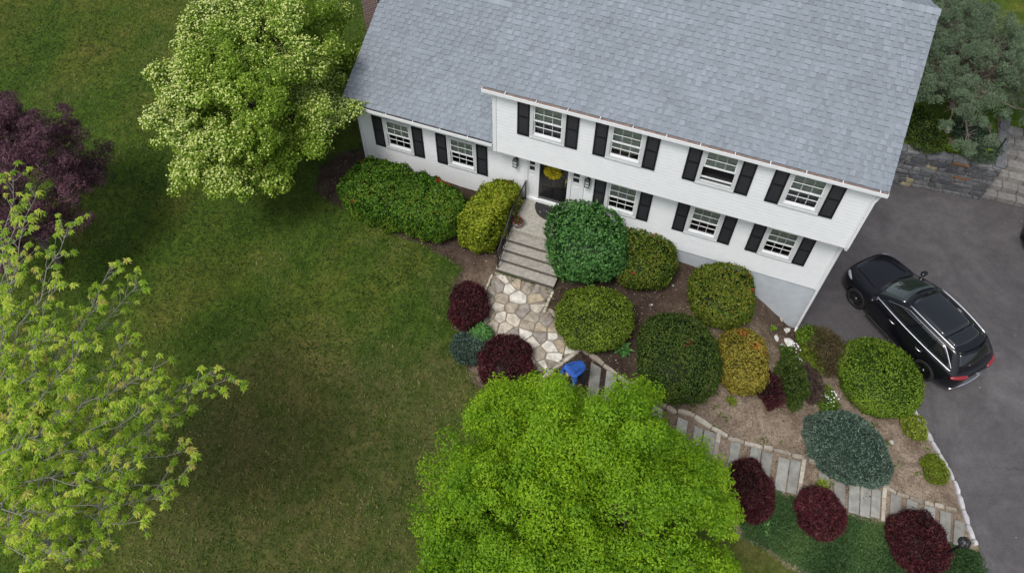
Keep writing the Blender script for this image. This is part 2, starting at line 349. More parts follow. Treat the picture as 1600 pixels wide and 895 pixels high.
# driveway: slab with shallow edge
def poly_slab(name, poly, z0, z1, mat, parent=None, v=None):
    bm = bmesh.new(); vs = [bm.verts.new((x, y, z1)) for x, y in poly]; f = bm.faces.new(vs)
    if f.normal.z < 0: f.normal_flip()
    r = bmesh.ops.extrude_face_region(bm, geom=[f]); bmesh.ops.translate(bm, vec=(0, 0, z0-z1), verts=[q for q in r['geom'] if isinstance(q, bmesh.types.BMVert)])
    bmesh.ops.triangulate(bm, faces=[q for q in bm.faces if len(q.verts) > 4]); bmesh.ops.recalc_face_normals(bm, faces=bm.faces)
    me = bpy.data.meshes.new(name); bm.to_mesh(me); bm.free(); me.materials.append(mat)
    if v is not None:
        a = me.attributes.new('v', 'FLOAT', 'FACE'); a.data.foreach_set('value', np.full(len(me.polygons), v, np.float32))
    o = bpy.data.objects.new(name, me); COL.objects.link(o)
    if parent: o.parent = parent
    return o
drive = tag(poly_slab('driveway', DRIVE, DRIVE_Z-.05, DRIVE_Z, M['asphalt']), kind='structure')
# cracks: thin dark filled lines as part of driveway
mb = MB()
def crack(pts, wd=.012):
    for (a, b) in zip(pts, pts[1:]):
        a = P(*a, DRIVE_Z+.004); b = P(*b, DRIVE_Z+.004); d = (b-a); L = np.linalg.norm(d); n = np.array([-d[1], d[0], 0])/L*wd*rnd.uniform(.4, 1.2)
        mb.add([a-n, b-n*.8, b+n*.8, a+n], [(0, 1, 2, 3)])
crack([(1553,729),(1562,731),(1570,729),(1578,733),(1586,731),(1594,735),(1604,734)])
crack([(1516,731),(1521,732),(1527,731)], .008)
mb.build('crack', plain('crack_tar', (.025, .024, .025), .9), drive)

# ------------------------------------------------------------------ flagstones
def clip_half(poly, px, py, nx_, ny_):
    out = []
    for i in range(len(poly)):
        a, b = poly[i], poly[(i+1) % len(poly)]
        da = (a[0]-px)*nx_+(a[1]-py)*ny_; db = (b[0]-px)*nx_+(b[1]-py)*ny_
        if da <= 0: out.append(a)
        if (da < 0) != (db < 0) and abs(da-db) > 1e-12:
            t = da/(da-db); out.append((a[0]+(b[0]-a[0])*t, a[1]+(b[1]-a[1])*t))
    return out
def inset(poly, d):
    n = len(poly)
    ar = sum(poly[i][0]*poly[(i+1) % n][1]-poly[(i+1) % n][0]*poly[i][1] for i in range(n))/2
    if ar < 0: poly = poly[::-1]
    res = poly[:]
    for i in range(n):
        a, b = poly[i], poly[(i+1) % n]; ex, ey = b[0]-a[0], b[1]-a[1]; L = math.hypot(ex, ey)
        if L < 1e-6: continue
        nx_, ny_ = ey/L, -ex/L
        res = clip_half(res, a[0]-nx_*d, a[1]-ny_*d, nx_, ny_)
        if len(res) < 3: return []
    return res
def area(p): return abs(sum(p[i][0]*p[(i+1) % len(p)][1]-p[(i+1) % len(p)][0]*p[i][1] for i in range(len(p))))/2
def drape_prism(mbb, poly, top, dz, v, bulge=.012):
    n = len(poly); cx = sum(p[0] for p in poly)/n; cy = sum(p[1] for p in poly)/n
    ins = [(cx+(x-cx)*.93, cy+(y-cy)*.93) for x, y in poly]
    V = [(x, y, h1(x, y)-.03) for x, y in poly]+[(x, y, h1(x, y)+top-.010+dz) for x, y in poly]+[(x, y, h1(x, y)+top+dz) for x, y in ins]+[(cx, cy, h1(cx, cy)+top+dz+.002)]
    F = [(i, (i+1) % n, n+(i+1) % n, n+i) for i in range(n)]+[(n+i, n+(i+1) % n, 2*n+(i+1) % n, 2*n+i) for i in range(n)]+[(2*n+i, 2*n+(i+1) % n, 3*n) for i in range(n)]
    mbb.add(V, F, v)
r2 = random.Random(21)
minx, maxx = min(p[0] for p in FLAG), max(p[0] for p in FLAG); miny, maxy = min(p[1] for p in FLAG), max(p[1] for p in FLAG)
seeds = []
tries = 0
while len(seeds) < 46 and tries < 20000:
    tries += 1; x, y = r2.uniform(minx, maxx), r2.uniform(miny, maxy)
    if sdist(np.array([x]), np.array([y]), FLAG)[0] > -.05: continue
    mind = r2.choice([.26, .36, .45, .6])
    if all((x-a)**2+(y-b)**2 > mind**2 for a, b in seeds): seeds.append((x, y))
path = tag(empty('flagstone_path', (0, 0, 0)), kind='structure')
def drape_sheet(name, poly, dz, mat, parent, step=.25):
    # fan-free draped sheet: triangulated grid clipped to convex-ish polygon by clipping cells
    x0, x1 = min(p[0] for p in poly), max(p[0] for p in poly); y0, y1 = min(p[1] for p in poly), max(p[1] for p in poly)
    V, F = [], []
    def clip_poly(cell):
        bm = None
        return cell
    xsn = np.arange(x0, x1+step, step); ysn = np.arange(y0, y1+step, step)
    for i in range(len(xsn)-1):
        for j in range(len(ysn)-1):
            cx, cy = xsn[i]+step/2, ysn[j]+step/2
            if sdist(np.array([cx]), np.array([cy]), poly)[0] < 0:
                k = len(V)
                for x, y in ((xsn[i], ysn[j]), (xsn[i+1], ysn[j]), (xsn[i+1], ysn[j+1]), (xsn[i], ysn[j+1])): V.append((x, y, h1(x, y)+dz))
                F.append((k, k+1, k+2, k+3))
    return mesh_np(name, V, F, mat, parent)
drape_sheet('joint_bed', FLAG, .012, M['joint'], path, .1)
stones = MB()
hull0 = [(minx-.1, miny-.1), (maxx+.1, miny-.1), (maxx+.1, maxy+.1), (minx-.1, maxy+.1)]
def clip_concave(cell):
    # keep vertices inside the FLAG outline: pull outside points to the border by bisection to the cell centre
    cx = sum(p[0] for p in cell)/len(cell); cy = sum(p[1] for p in cell)/len(cell)
    out = []
    for x, y in cell:
        if sdist(np.array([x]), np.array([y]), FLAG)[0] > 0:
            lo, hi = 0., 1.
            for _ in range(12):
                mdd = (lo+hi)/2
                if sdist(np.array([cx+(x-cx)*mdd]), np.array([cy+(y-cy)*mdd]), FLAG)[0] > 0: hi = mdd
                else: lo = mdd
            x, y = cx+(x-cx)*lo, cy+(y-cy)*lo
        out.append((x, y))
    return out
for i, (x, y) in enumerate(seeds):
    cell = hull0[:]
    for j, (a, b) in enumerate(seeds):
        if i != j: cell = clip_half(cell, (x+a)/2, (y+b)/2, a-x, b-y)
    cell = clip_concave(cell); cell = inset(cell, r2.uniform(.012, .026))
    if len(cell) < 3 or area(cell) < .008: continue
    # knock corners off and wobble
    cc = []
    n = len(cell)
    for k in range(n):
        a, b, c = cell[k-1], cell[k], cell[(k+1) % n]; q = r2.uniform(.04, .13)
        cc.append((b[0]+(a[0]-b[0])*q, b[1]+(a[1]-b[1])*q)); cc.append((b[0]+(c[0]-b[0])*q, b[1]+(c[1]-b[1])*q))
    drape_prism(stones, cc, .045, r2.uniform(0, .012), r2.choice([.25, .45, .55, .8, .9, 1.0]))
stones.build('flagstones', M['flag'], path, attr=True)

# ------------------------------------------------------------------ stones
def stone_mesh(mbb, c, d, L, W, Hh, v, jit=.12, rg=r2):
    """irregular bar of stone centred on c (bottom), along unit vector d"""
    d = Vector((d[0], d[1], d[2] if len(d) > 2 else 0)).normalized(); s = Vector((-d.y, d.x, 0)).normalized(); u = Vector((0, 0, 1)); c = Vector(c)
    V = []; ns = 5
    for i in range(ns):
        t = -1+2*i/(ns-1); k = 1-.22*abs(t)**3
        wj, hj = W/2*k*rg.uniform(1-jit, 1+jit), Hh*k*rg.uniform(1-jit, 1+jit); oj = rg.uniform(-.06, .06)*W
        for (a, b) in ((-1, -.2), (-1, .72), (-.72, 1), (.72, 1), (1, .72), (1, -.2)):
            V.append(tuple(c+d*(t*L/2)+s*(a*wj+oj)+u*(b*hj)))
    F = []
    for i in range(ns-1):
        for j in range(6): F.append((i*6+j, i*6+(j+1) % 6, (i+1)*6+(j+1) % 6, (i+1)*6+j))
    F.append(tuple(range(6))); F.append(tuple((ns-1)*6+j for j in range(6))[::-1])
    mbb.add(V, F, v)
def row_of_stones(name, childname, pts, Lr, W, Hh, mat, gap, vr, dz=0., zfix=None):
    root = empty(name, tuple(pts[0])); acc = 0
    P3 = [Vector(p) for p in pts]; seg = 0; pos = 0.
    tot = sum((b-a).length for a, b in zip(P3, P3[1:]))
    def at(s):
        for a, b in zip(P3, P3[1:]):
            l = (b-a).length
            if s <= l: return a+(b-a)*(s/l), (b-a).normalized()
            s -= l
        return P3[-1], (P3[-1]-P3[-2]).normalized()
    s = 0
    while s < tot-.1:
        L = min(r2.uniform(*Lr), tot-s); p, d = at(s+L/2)
        b = MB(); off = Vector((-d.y, d.x, 0))*r2.uniform(-.02, .02)
        z = zfix if zfix is not None else h1(p.x, p.y)
        stone_mesh(b, (0, 0, 0), d, L-gap, W*r2.uniform(.85, 1.15), Hh*r2.uniform(.85, 1.15), r2.uniform(*vr))
        o = b.build(childname, mat, root, attr=True); o.location = Vector((p.x, p.y, z+dz))+off-root.location
        s += L
    return root
e1 = row_of_stones('stone_edging', 'stone', [G(x, y) for x, y in [(858,484),(884,514),(908,545),(935,565),(968,590),(1000,610),(1050,640),(1082,650),(1110,668),(1145,688),(1190,699),(1256,716)]], (.3, .62), .13, .13, M['edge'], .03, (.15, 1))
tag(e1, 'broken row of cream and tan edging stones above the upper slate walk', 'stone edging')
e2 = row_of_stones('stone_edging', 'stone', [G(x, y) for x, y in [(1262,720),(1310,738),(1345,748),(1380,761),(1400,772),(1440,785),(1494,799)]], (.3, .6), .12, .10, M['edge'], .03, (.1, .9))
tag(e2, 'row of pale edging stones running below the blue juniper down to the driveway corner', 'stone edging')
e3 = row_of_stones('stone_edging', 'stone', [G(x, y) for x, y in [(770,430),(758,455),(757,480)]]+[G(757,515)], (.2, .35), .08, .08, M['edge'], .03, (.7, 1))
tag(e3, 'thin white edging stones on the left rim of the flagstone landing', 'stone edging')
e4 = row_of_stones('stone_edging', 'stone', [G(x, y) for x, y in [(848,592),(870,574),(909,544)]], (.3, .5), .12, .09, M['edge'], .015, (.55, 1))
tag(e4, 'straight row of cream border stones closing the lower end of the flagstone landing', 'stone edging')
e5 = row_of_stones('stone_edging', 'stone', [G(x, y) for x, y in [(864,456),(853,482),(850,490)]], (.2, .32), .10, .09, M['edge'], .03, (.6, 1))
tag(e5, 'three white edging stones at the right foot of the front steps', 'stone edging')
k1 = row_of_stones('block_edging', 'block', [P(x, y, DRIVE_Z) for x, y in [(1419,633),(1432,652),(1449,681),(1466,707),(1481,734),(1492,762),(1503,795),(1514,827),(1524,853)]], (.42, .46), .13, .12, M['block'], .02, (.3, 1), 0, DRIVE_Z)
tag(k1, 'curved row of pale grey blocks between planting bed and driveway', 'block edging')
k2 = row_of_stones('block_edging', 'block', [P(x, y, DRIVE_Z) for x, y in [(1317,543),(1334,554)]], (.42, .46), .12, .12, M['block'], .02, (.3, 1), 0, DRIVE_Z)
tag(k2, 'short piece of pale block edging between the brownish grass clump and bright green driveway bush', 'block edging')

# slate walk
walk = tag(empty('slate_walk', (0, 0, 0)), kind='structure')
def slate(xa, xb, lo=0.06, hi=.97, nm='slab', top=.05, v=None):
    q = []
    for x, f in ((xa, lo), (xb, lo), (xb, hi), (xa, hi)):
        xu = x; xl = x-9*(1 if x < 1300 else .3)
        yu = lerp_poly(UPX, xu); yl = lerp_poly(LOX, xl)
        q.append(tuple(G(xu+(xl-xu)*f+r2.uniform(-1, 1)*.5, yu+(yl-yu)*f)[:2]))
    b = MB(); drape_prism(b, q, top, r2.uniform(-.008, .008), v if v is not None else r2.uniform(.2, 1)); return b.build(nm, M['slate'] if nm == 'slab' else M['edge'], walk, attr=True)
for xa, xb in [(924,940),(948,964),(975,990),(998,1013),(1020,1036),(1060,1075),(1086,1099),(1101,1120),(1143,1158),(1174,1190),(1192,1208),(1218,1235),(1236.5,1252),(1281,1297),(1304,1322),(1327,1343.5),(1345,1361),(1362,1376),(1391,1408),(1416.5,1434),(1444,1461),(1468.5,1486)]:
    slate(xa, xb, r2.uniform(.03, .1), r2.uniform(.93, 1.0))
slate(1491, 1508, .25, 1.0)
for x in (1123, 1256, 1381):
    for a, b in ((-.02, .3), (.31, .66), (.67, 1.0)): slate(x-3.5, x+3.0, a, b, 'riser_stone', .09, r2.uniform(.5, .95))

# ------------------------------------------------------------------ house
house = empty('house', (0, 0, 0)); tag(house, 'white clapboard two storey house with black shutters, grey shingle roof and lower left wing', 'house')
XL, XR, YU, XW = 0., 10.96, -.524, -5.175
YB = 8.3   # back wall
def siding(mb_, x0, x1, z0, z1, y, ops, ex=.13):
    z = z0; k = 0
    while z < z1-.001:
        zt = min(z+ex, z1); segs = [(x0, x1)]
        for (a, b, c, d) in ops:
            if c < zt-.01 and d > z+.01:
                ns = []
                for s, e in segs:
                    if b <= s or a >= e: ns.append((s, e))
                    else:
                        if a > s: ns.append((s, a))
                        if b < e: ns.append((b, e))
                segs = ns
        for s, e in segs:
            mb_.add([(s, y-.030, z), (e, y-.030, z), (e, y-.024, zt-.012), (s, y-.024, zt-.012)], [(0, 1, 2, 3)]); mb_.add([(s, y-.024, zt-.012), (e, y-.024, zt-.012), (e, y-.008, zt-.008), (s, y-.008, zt-.008)], [(0, 1, 2, 3)]); mb_.add([(s, y-.008, zt-.008), (e, y-.008, zt-.008), (e, y-.008, zt), (s, y-.008, zt)], [(0, 1, 2, 3)])
            mb_.add([(s, y, z), (e, y, z), (e, y-.030, z), (s, y-.030, z)], [(0, 1, 2, 3)])
        z = zt; k += 1
wz0, wz1 = 3.351, 4.709
SH_W, SH_H = .385, 1.358
UPW = [(1.184, 2.301), (3.563, 4.679), (6.273, 7.397), (8.661, 9.777)]
LOW = [(3.65, 4.763), (6.352, 7.439), (8.719, 9.805)]
WIW = [(-4.238, -3.150), (-1.887, -.816)]
def opn(a, b, z0): return (a+.06, b-.06, z0+.05, z0+SH_H-.03)
# upper storey
s = MB(); siding(s, XL+.1, XR-.1, 2.37, 4.78, YU, [opn(a, b, wz0) for a, b in UPW]); 
s.build('upper_front_wall', M['white'], house)
s = MB(); siding(s, XW+.1, XR-.1, -.446, 2.36, 0., [opn(a, b, .497) for a, b in LOW+WIW]+[(.86, 2.92, -.2, 2.2)]); s.build('lower_front_wall', M['white'], house)
s = MB()
# side and back walls
s.box(XR-.12, XR, .012, YB, -.44, 4.85); s.box(XR-.12, XR, YU+.012, .012, 2.36, 4.85); s.box(XW, XW+.12, .012, 7.4, -.44, 2.55); s.box(XL, XL+.12, YU+.012, YB, 2.36, 4.85)
s.box(XW+.12, XR-.12, YB-.12, YB, -.44, 2.4); s.box(XL+.12, XR-.12, YB-.12, YB, 2.4, 4.85)
# gables
for xg, y0, y1, ze, yr_, zr_ in ((XR-.06, YU, YB, 4.85, 4.05, 7.05), (XL+.06, YU, YB, 4.85, 4.05, 7.05), (XW+.06, .02, 7.4, 2.55, 3.66, 4.42)):
    s.add([(xg-.05, y0, ze), (xg-.05, y1, ze), (xg-.05, yr_, zr_), (xg+.05, y0, ze), (xg+.05, y1, ze), (xg+.05, yr_, zr_)], [(0, 2, 1), (3, 4, 5), (0, 1, 4, 3), (1, 2, 5, 4), (2, 0, 3, 5)])
s.build('side_walls', M['white'], house)
s = MB(); s.box(XL+.002, XR-.002, YU+.002, 0, 2.34, 2.366); s.build('overhang_soffit', M['trim'], house)
s = MB()
for x, y, z0, z1 in ((XL, YU, 2.345, 4.8), (XR-.11, YU, 2.345, 4.8), (XR-.11, 0, -.46, 2.335), (XW, 0, -.46, 2.42)):
    s.box(x-.004, x+.114, y-.052, y+.01, z0, z1)
s.box(XR-.01, XR+.012, YU-.034, YU+.12, 2.345, 4.8); s.box(XR-.01, XR+.012, -.034, .12, -.46, 2.335)
s.box(XL, XR, YU-.03, YU+.0, 2.335, 2.368); s.box(XW-.01, XW+.01, -.034, .12, -.46, 2.42)
s.build('corner_boards', M['trim'], house)
s = MB(); s.box(XW+.04, XR-.02, .015, YB-.05, -3.2, -.447); s.build('foundation', M['found'], house)
# windows
def window(a, b, z0, y, blind=.48, openlow=False, curtain=False):
    z1 = z0+SH_H; c = MB(); t = .115
    c.box(a+.004, a+t, y-.06, y+.02, z0+.045, z1); c.box(b-t, b-.004, y-.06, y+.02, z0+.045, z1); c.box(a+t, b-t, y-.06, y+.02, z1-.09, z1-.001); c.box(a+t, b-t, y-.06, y+.02, z0+.045, z0+.12)
    wn = c.build('window', M['casing'], house)
    q = MB(); q.box(a+.002, b-.002, y-.074, y-.01, z0+.0, z0+.043); q.build('sill', M['casing'], wn)
    gx0, gx1, gz0, gz1 = a+t, b-t, z0+.12, z1-.09; zm = (gz0+gz1)/2
    q = MB()
    def sash(yy, zz0, zz1, grid=True):
        f = .036
        q.box(gx0, gx0+f, yy-.02, yy+.015, zz0, zz1); q.box(gx1-f, gx1, yy-.02, yy+.015, zz0, zz1); q.box(gx0+f, gx1-f, yy-.02, yy+.015, zz0, zz0+f*1.2); q.box(gx0+f, gx1-f, yy-.02, yy+.015, zz1-f*.7, zz1)
        if grid:
            iw = (gx1-gx0-2*f)
            for k in (1, 2): q.box(gx0+f+iw*k/3-.006, gx0+f+iw*k/3+.006, yy-.012, yy+.004, zz0+f*1.2, zz1-f)
            zz = (zz0+zz1)/2; q.box(gx0+f, gx1-f, yy-.014, yy+.006, zz-.006, zz+.006)
    sash(y-.018, zm-.02, gz1); 
    if openlow: sash(y+.03, zm-.02+.0, gz1-.03, False); q.box(gx0, gx1, y+.0, y+.03, gz0+.10, gz0+.14)
    else: sash(y+.03, gz0, zm+.02)
    q.build('sash', M['trim'], wn)
    q = MB(); q.add([(gx0, y-.012, zm), (gx1, y-.012, zm), (gx1, y-.012, gz1), (gx0, y-.012, gz1)], [(0, 1, 2, 3)])
    if not openlow: q.add([(gx0, y+.036, gz0), (gx1, y+.036, gz0), (gx1, y+.036, zm), (gx0, y+.036, zm)], [(0, 1, 2, 3)])
    q.build('pane', M['glass'], wn)
    if blind > 0:
        q = MB(); zz = gz1; zb = gz1-(gz1-gz0)*blind
        while zz > zb:
            q.add([(gx0, y+.052, zz), (gx1, y+.052, zz), (gx1, y+.062, zz-.034), (gx0, y+.062, zz-.034)], [(0, 1, 2, 3)]); zz -= .034
        q.build('blind', M['blind'], wn)
    if curtain:
        q = MB(); n = 26
        for k in range(n):
            x0 = gx0+(gx1-gx0)*k/n; x1 = gx0+(gx1-gx0)*(k+1)/n; y0 = y+.16+.02*math.sin(k*1.7); y1 = y+.16+.02*math.sin((k+1)*1.7)
            q.add([(x0, y0, gz0), (x1, y1, gz0), (x1, y1, zm), (x0, y0, zm)], [(0, 1, 2, 3)])
        q.build('curtain', M['curtain'], wn)
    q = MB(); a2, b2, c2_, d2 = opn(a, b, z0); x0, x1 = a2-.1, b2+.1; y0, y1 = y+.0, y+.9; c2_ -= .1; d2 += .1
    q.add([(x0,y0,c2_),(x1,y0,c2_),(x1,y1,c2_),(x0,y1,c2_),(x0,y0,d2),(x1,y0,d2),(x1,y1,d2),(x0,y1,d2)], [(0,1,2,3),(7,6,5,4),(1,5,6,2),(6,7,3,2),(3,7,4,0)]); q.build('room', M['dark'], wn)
    return wn
window(*UPW[0], wz0, YU, .52, curtain=True); window(*UPW[1], wz0, YU, .8); window(*UPW[2], wz0, YU, .52, openlow=True); window(*UPW[3], wz0, YU, .6, curtain=True)
for a, b in LOW: window(a, b, .497, 0, .5)
for a, b in WIW: window(a, b, .497, 0, .5)
# shutters
def shutter_mb():
    q = MB(); w_, h_ = SH_W, SH_H
    q.box(0, .05, -.035, 0, 0, h_); q.box(w_-.05, w_, -.035, 0, 0, h_)
    for z0, z1 in ((0, .09), (h_-.07, h_), (h_*.52, h_*.52+.07)): q.box(.05, w_-.05, -.033, 0, z0, z1)
    for za, zb in ((.09, h_*.52), (h_*.52+.07, h_-.07)):
        n = int((zb-za)/.045)
        for k in range(n):
            z = za+(zb-za)*k/n; q.add([(.05, -.026, z), (w_-.05, -.026, z), (w_-.05, -.006, z+.046), (.05, -.006, z+.046)], [(0, 1, 2, 3)])
    return q
shp = shutter_mb().build('shutter', M['black'], house); first = True
def shutter(x, z, y):
    global first
    o = shp if first else shp.copy()
    if not first: COL.objects.link(o); o.parent = house
    first = False; o.location = (x, y-.028, z)
for lst, z0, y in ((UPW, wz0, YU), (LOW, .497, 0), (WIW, .497, 0)):
    for a, b in lst: shutter(a-SH_W-.004, z0, y); shutter(b+.004, z0, y)
# roofs
def roof_face(x0, x1, y0, z0, y1, z1, seed, ex=.172):
    """shingle tabs over the plane from eave (y0,z0) to ridge (y1,z1)"""
    rg = random.Random(seed); q = MB(); L = math.hypot(y1-y0, z1-z0); dy, dz = (y1-y0)/L, (z1-z0)/L; nyy, nz = (-dz, dy) if y1 > y0 else (dz, -dy)
    if nz < 0: nyy, nz = -nyy, -nz
    th = .035
    q.add([(x0, y0, z0), (x1, y0, z0), (x1, y1, z1), (x0, y1, z1), (x0, y0-nyy*th*0, z0-.12), (x1, y0, z0-.12), (x1, y1, z1-.12), (x0, y1, z1-.12)], [(0, 1, 2, 3), (4, 5, 6, 7), (0, 3, 7, 4), (1, 5, 6, 2), (0, 4, 5, 1)], .5)
    n = int(math.ceil(L/ex)); streak = [rg.uniform(-.06, .06) for _ in range(n)]
    for j in range(n):
        s0, s1 = j*ex-.01, min((j+1)*ex+.02, L); x = x0-rg.uniform(0, .2)
        thick = rg.random() < .5
        while x < x1:
            w_ = rg.uniform(.09, .19) if thick else rg.uniform(.07, .17); xa, xb = max(x, x0-.01), min(x+w_, x1+.01)
            if xb > xa:
                up = .034 if thick else .012
                base = (.60 if thick else .46)+rg.gauss(0, .075)+streak[j]*.7
                def pt(xx, ss, hh): return (xx, y0+dy*ss+nyy*hh, z0+dz*ss+nz*hh)
                V = [pt(xa, s0, up), pt(xb, s0, up), pt(xb, s1, .004), pt(xa, s1, .004), pt(xa, s0, 0), pt(xb, s0, 0), pt(xb, s1, 0), pt(xa, s1, 0)]
                q.add(V, [(0, 1, 2, 3), (4, 5, 1, 0), (0, 3, 7, 4), (1, 5, 6, 2)], min(1, max(0, base)))
            x += w_; thick = not thick if rg.random() < .85 else thick
    return q
SL = .4855
def ridge_y(y0, z0, yr_): return z0+SL*(yr_-y0)
MYE, MZE, MYR = -.66, 4.93, 4.10; MZR = ridge_y(MYE, MZE, MYR)
WYE, WZE, WYR = -.50, 2.63, 3.67; WZR = ridge_y(WYE, WZE, WYR)
q = roof_face(-.235, 11.12, MYE, MZE, MYR, MZR, 3); rf = q.build('main_roof', M['shingle'], house, attr=True)
q = roof_face(-.235, 11.12, 2*MYR-MYE, MZE, MYR, MZR, 4); q.build('rear_slope', M['shingle'], rf, attr=True)
q = roof_face(-5.36, -.004, WYE, WZE, WYR, WZR, 5); wr = q.build('wing_roof', M['shingle'], house, attr=True)
q = roof_face(-5.36, -.004, 2*WYR-WYE, WZE, WYR, WZR, 6); q.build('rear_slope', M['shingle'], wr, attr=True)
def ridge_cap(x0, x1, y, z, par):
    q = MB(); x = x0; rg = random.Random(9)
    while x < x1:
        xe = min(x+.2, x1); w_ = .17; d = SL*w_
        q.add([(x, y-w_, z-d+.045), (xe+.03, y-w_, z-d+.032), (xe+.03, y, z+.032), (x, y, z+.050), (x, y+w_, z-d+.045), (xe+.03, y+w_, z-d+.032), (x, y-w_, z-d+.01), (xe+.03, y-w_, z-d+.01)], [(0, 1, 2, 3), (3, 2, 5, 4), (6, 7, 1, 0), (0, 3, 4)], rg.uniform(.6, 1)); x = xe
    q.build('ridge_cap', M['shingle'], par, attr=True)
ridge_cap(-.235, 11.12, MYR, MZR, rf); ridge_cap(-5.36, -.01, WYR, WZR, wr)
# rake boards, fascia, gutters
for xa, xb, ye, ze, yr_, zr_ in ((11.075, 11.112, MYE, MZE, MYR, MZR), (-.227, -.19, MYE, MZE, MYR, MZR), (-5.352, -5.315, WYE, WZE, WYR, WZR)):
    q = MB()
    for sgn in (1, -1):
        e = ye if sgn == 1 else 2*yr_-ye
        q.add([(xa, e, ze-.24), (xb, e, ze-.24), (xb, yr_, zr_-.24), (xa, yr_, zr_-.24), (xa, e, ze-.122), (xb, e, ze-.122), (xb, yr_, zr_-.122), (xa, yr_, zr_-.122)], [(0, 3, 2, 1), (4, 5, 6, 7), (0, 1, 5, 4), (1, 2, 6, 5), (3, 0, 4, 7)])
    q.build('rake_board', M['trim'], house)
q = MB(); q.box(-.19, 11.075, YU-.0, MYE+.02, MZE-.16, MZE-.123); q.box(-.19, 11.075, MYE+.012, MYE+.03, MZE-.16, MZE-.01); q.box(-5.315, -.02, 0.0, WYE+.02, WZE-.26, WZE-.23); q.box(-5.315, -.02, WYE+.012, WYE+.03, WZE-.26, WZE-.01)
q.build('soffit', M['trim'], house)
def gutter(x0, x1, y, z, wdt, deb):
    q = MB()
    q.box(x0, x1, y-wdt, y-wdt+.018, z-.10, z+.012); q.box(x0, x1, y-wdt+.018, y+.008, z-.10, z-.085); q.box(x0, x0+.008, y-wdt+.018, y+.008, z-.085, z); q.box(x1-.008, x1, y-wdt+.018, y+.008, z-.085, z)
    g = q.build('gutter', M['trim'], house)
    q = MB(); x = x0+.01; pz = z-.03
    while x < x1-.02:
        xe = min(x+.15, x1-.01); nz_ = z-.035+r2.uniform(-.02, .02); q.add([(x, y-wdt+.019, pz), (xe, y-wdt+.019, nz_), (xe, y+.006, nz_+.01), (x, y+.006, pz+.01)], [(0, 1, 2, 3)]); pz = nz_; x = xe
    q.build('leaf_debris', deb, g)
    q = MB(); x = x0+.7
    while x < x1: q = MB(); q.box(x, x+.02, y-wdt-.003, y+.01, z+.013, z+.018); q.build('hanger', M['trim'], g); x += .95
gutter(-.25, 11.13, MYE+.005, MZE-.005, .145, M['debris'])
gutter(-5.38, -.03, WYE+.005, WZE-.005, .11, plain('dark_debris', (.06, .045, .045), .9, var=.4, bump=.5))
# downspouts
q = MB()
def sq_tube(q, pts, w_=.045):
    q.tube(pts, w_, 4)
xd = XR-.055
sq_tube(q, [(xd+.1, MYE-.06, 4.86), (xd+.07, YU-.09, 4.62), (xd+.02, YU-.085, 4.4), (xd+.02, YU-.085, 2.45), (xd+.02, YU-.07, 2.33), (xd+.02, -.09, 2.1), (xd+.02, -.085, 1.9), (xd+.02, -.085, -2.55), (xd+.03, -.2, -2.68)], .05)
q.build('downspout', M['trim'], house)
q = MB(); sq_tube(q, [(-5.2, WYE-.04, 2.55), (-5.13, -.1, 2.3), (-5.12, -.08, 2.1), (-5.12, -.08, -.3)], .04); q.build('downspout', M['trim'], house)
# chimney on the wing gable
q = MB(); q.box(-5.98, -5.37, 2.65, 4.2, -1, 6.2); q.box(-6.03, -5.32, 2.6, 4.25, 6.05, 6.15); q.box(-6.0, -5.35, 2.63, 4.22, 6.22, 6.28)
q.build('chimney', M['brick'], house)
# door assembly
q = MB()
q.box(.86, 1.0, -.06, .02, .0, 2.2); q.box(2.80, 2.92, -.06, .02, .0, 2.2); q.box(1.28, 1.40, -.05, .02, .09, 2.10); q.box(2.37, 2.49, -.05, .02, .09, 2.10); q.box(1.0, 2.80, -.05, .02, 2.10, 2.2); q.box(.98, 2.82, -.10, .02, .001, .088)
q.build('door_surround', M['trim'], house)
for xa, xb in ((1.0, 1.28), (2.49, 2.80)):
    q = MB(); q.box(xa, xb, -.012, .03, .09, 1.28); q.box(xa, xa+.05, -.025, .03, 1.28, 2.1); q.box(xb-.05, xb, -.025, .03, 1.28, 2.1)
    for z in (1.28, 1.54, 1.80, 2.06): q.box(xa+.05, xb-.05, -.022, .03, z, z+.035)
    q.box(xa+.06, xb-.06, -.02, -.01, .25, 1.12)
    sl = q.build('sidelight', M['trim'], house, bevel=.004); q = MB(); q.box(xa+.05, xb-.05, .031, .04, 1.30, 2.1); q.build('pane', M['black'], sl)
q = MB(); q.box(1.402, 2.368, .0, .05, .09, 2.098)
dr_ = q.build('front_door', plain('door_black', (.012, .012, .013), .12, var=.2, coat=.5), house)
q = MB()
for xa, xb in ((1.50, 1.84), (1.93, 2.27)):
    for za, zb in ((.22, .75), (.86, 1.35), (1.45, 1.95)):
        q.box(xa, xb, -.018, -.001, za, zb); 
q.build('door_panel', plain('door_panel', (.016, .016, .017), .2, var=.2), dr_, bevel=.008)
q = MB(); q.box(2.285, 2.325, -.02, -.002, 1.0, 1.22); q.tube([(2.305, -.06, 1.03), (2.305, -.06, 1.19)], .012); q.tube([(2.305, -.06, 1.05), (2.305, -.0, 1.05)], .008); q.tube([(2.305, -.06, 1.17), (2.305, -.0, 1.17)], .008); q.lathe([(.0, 0), (.035, 0), (.035, .02), (0, .02)], 12, Matrix.Translation((2.305, -.002, 1.33)) @ Matrix.Rotation(R(90), 4, 'X'))
q.build('door_handle', M['brass'], dr_)
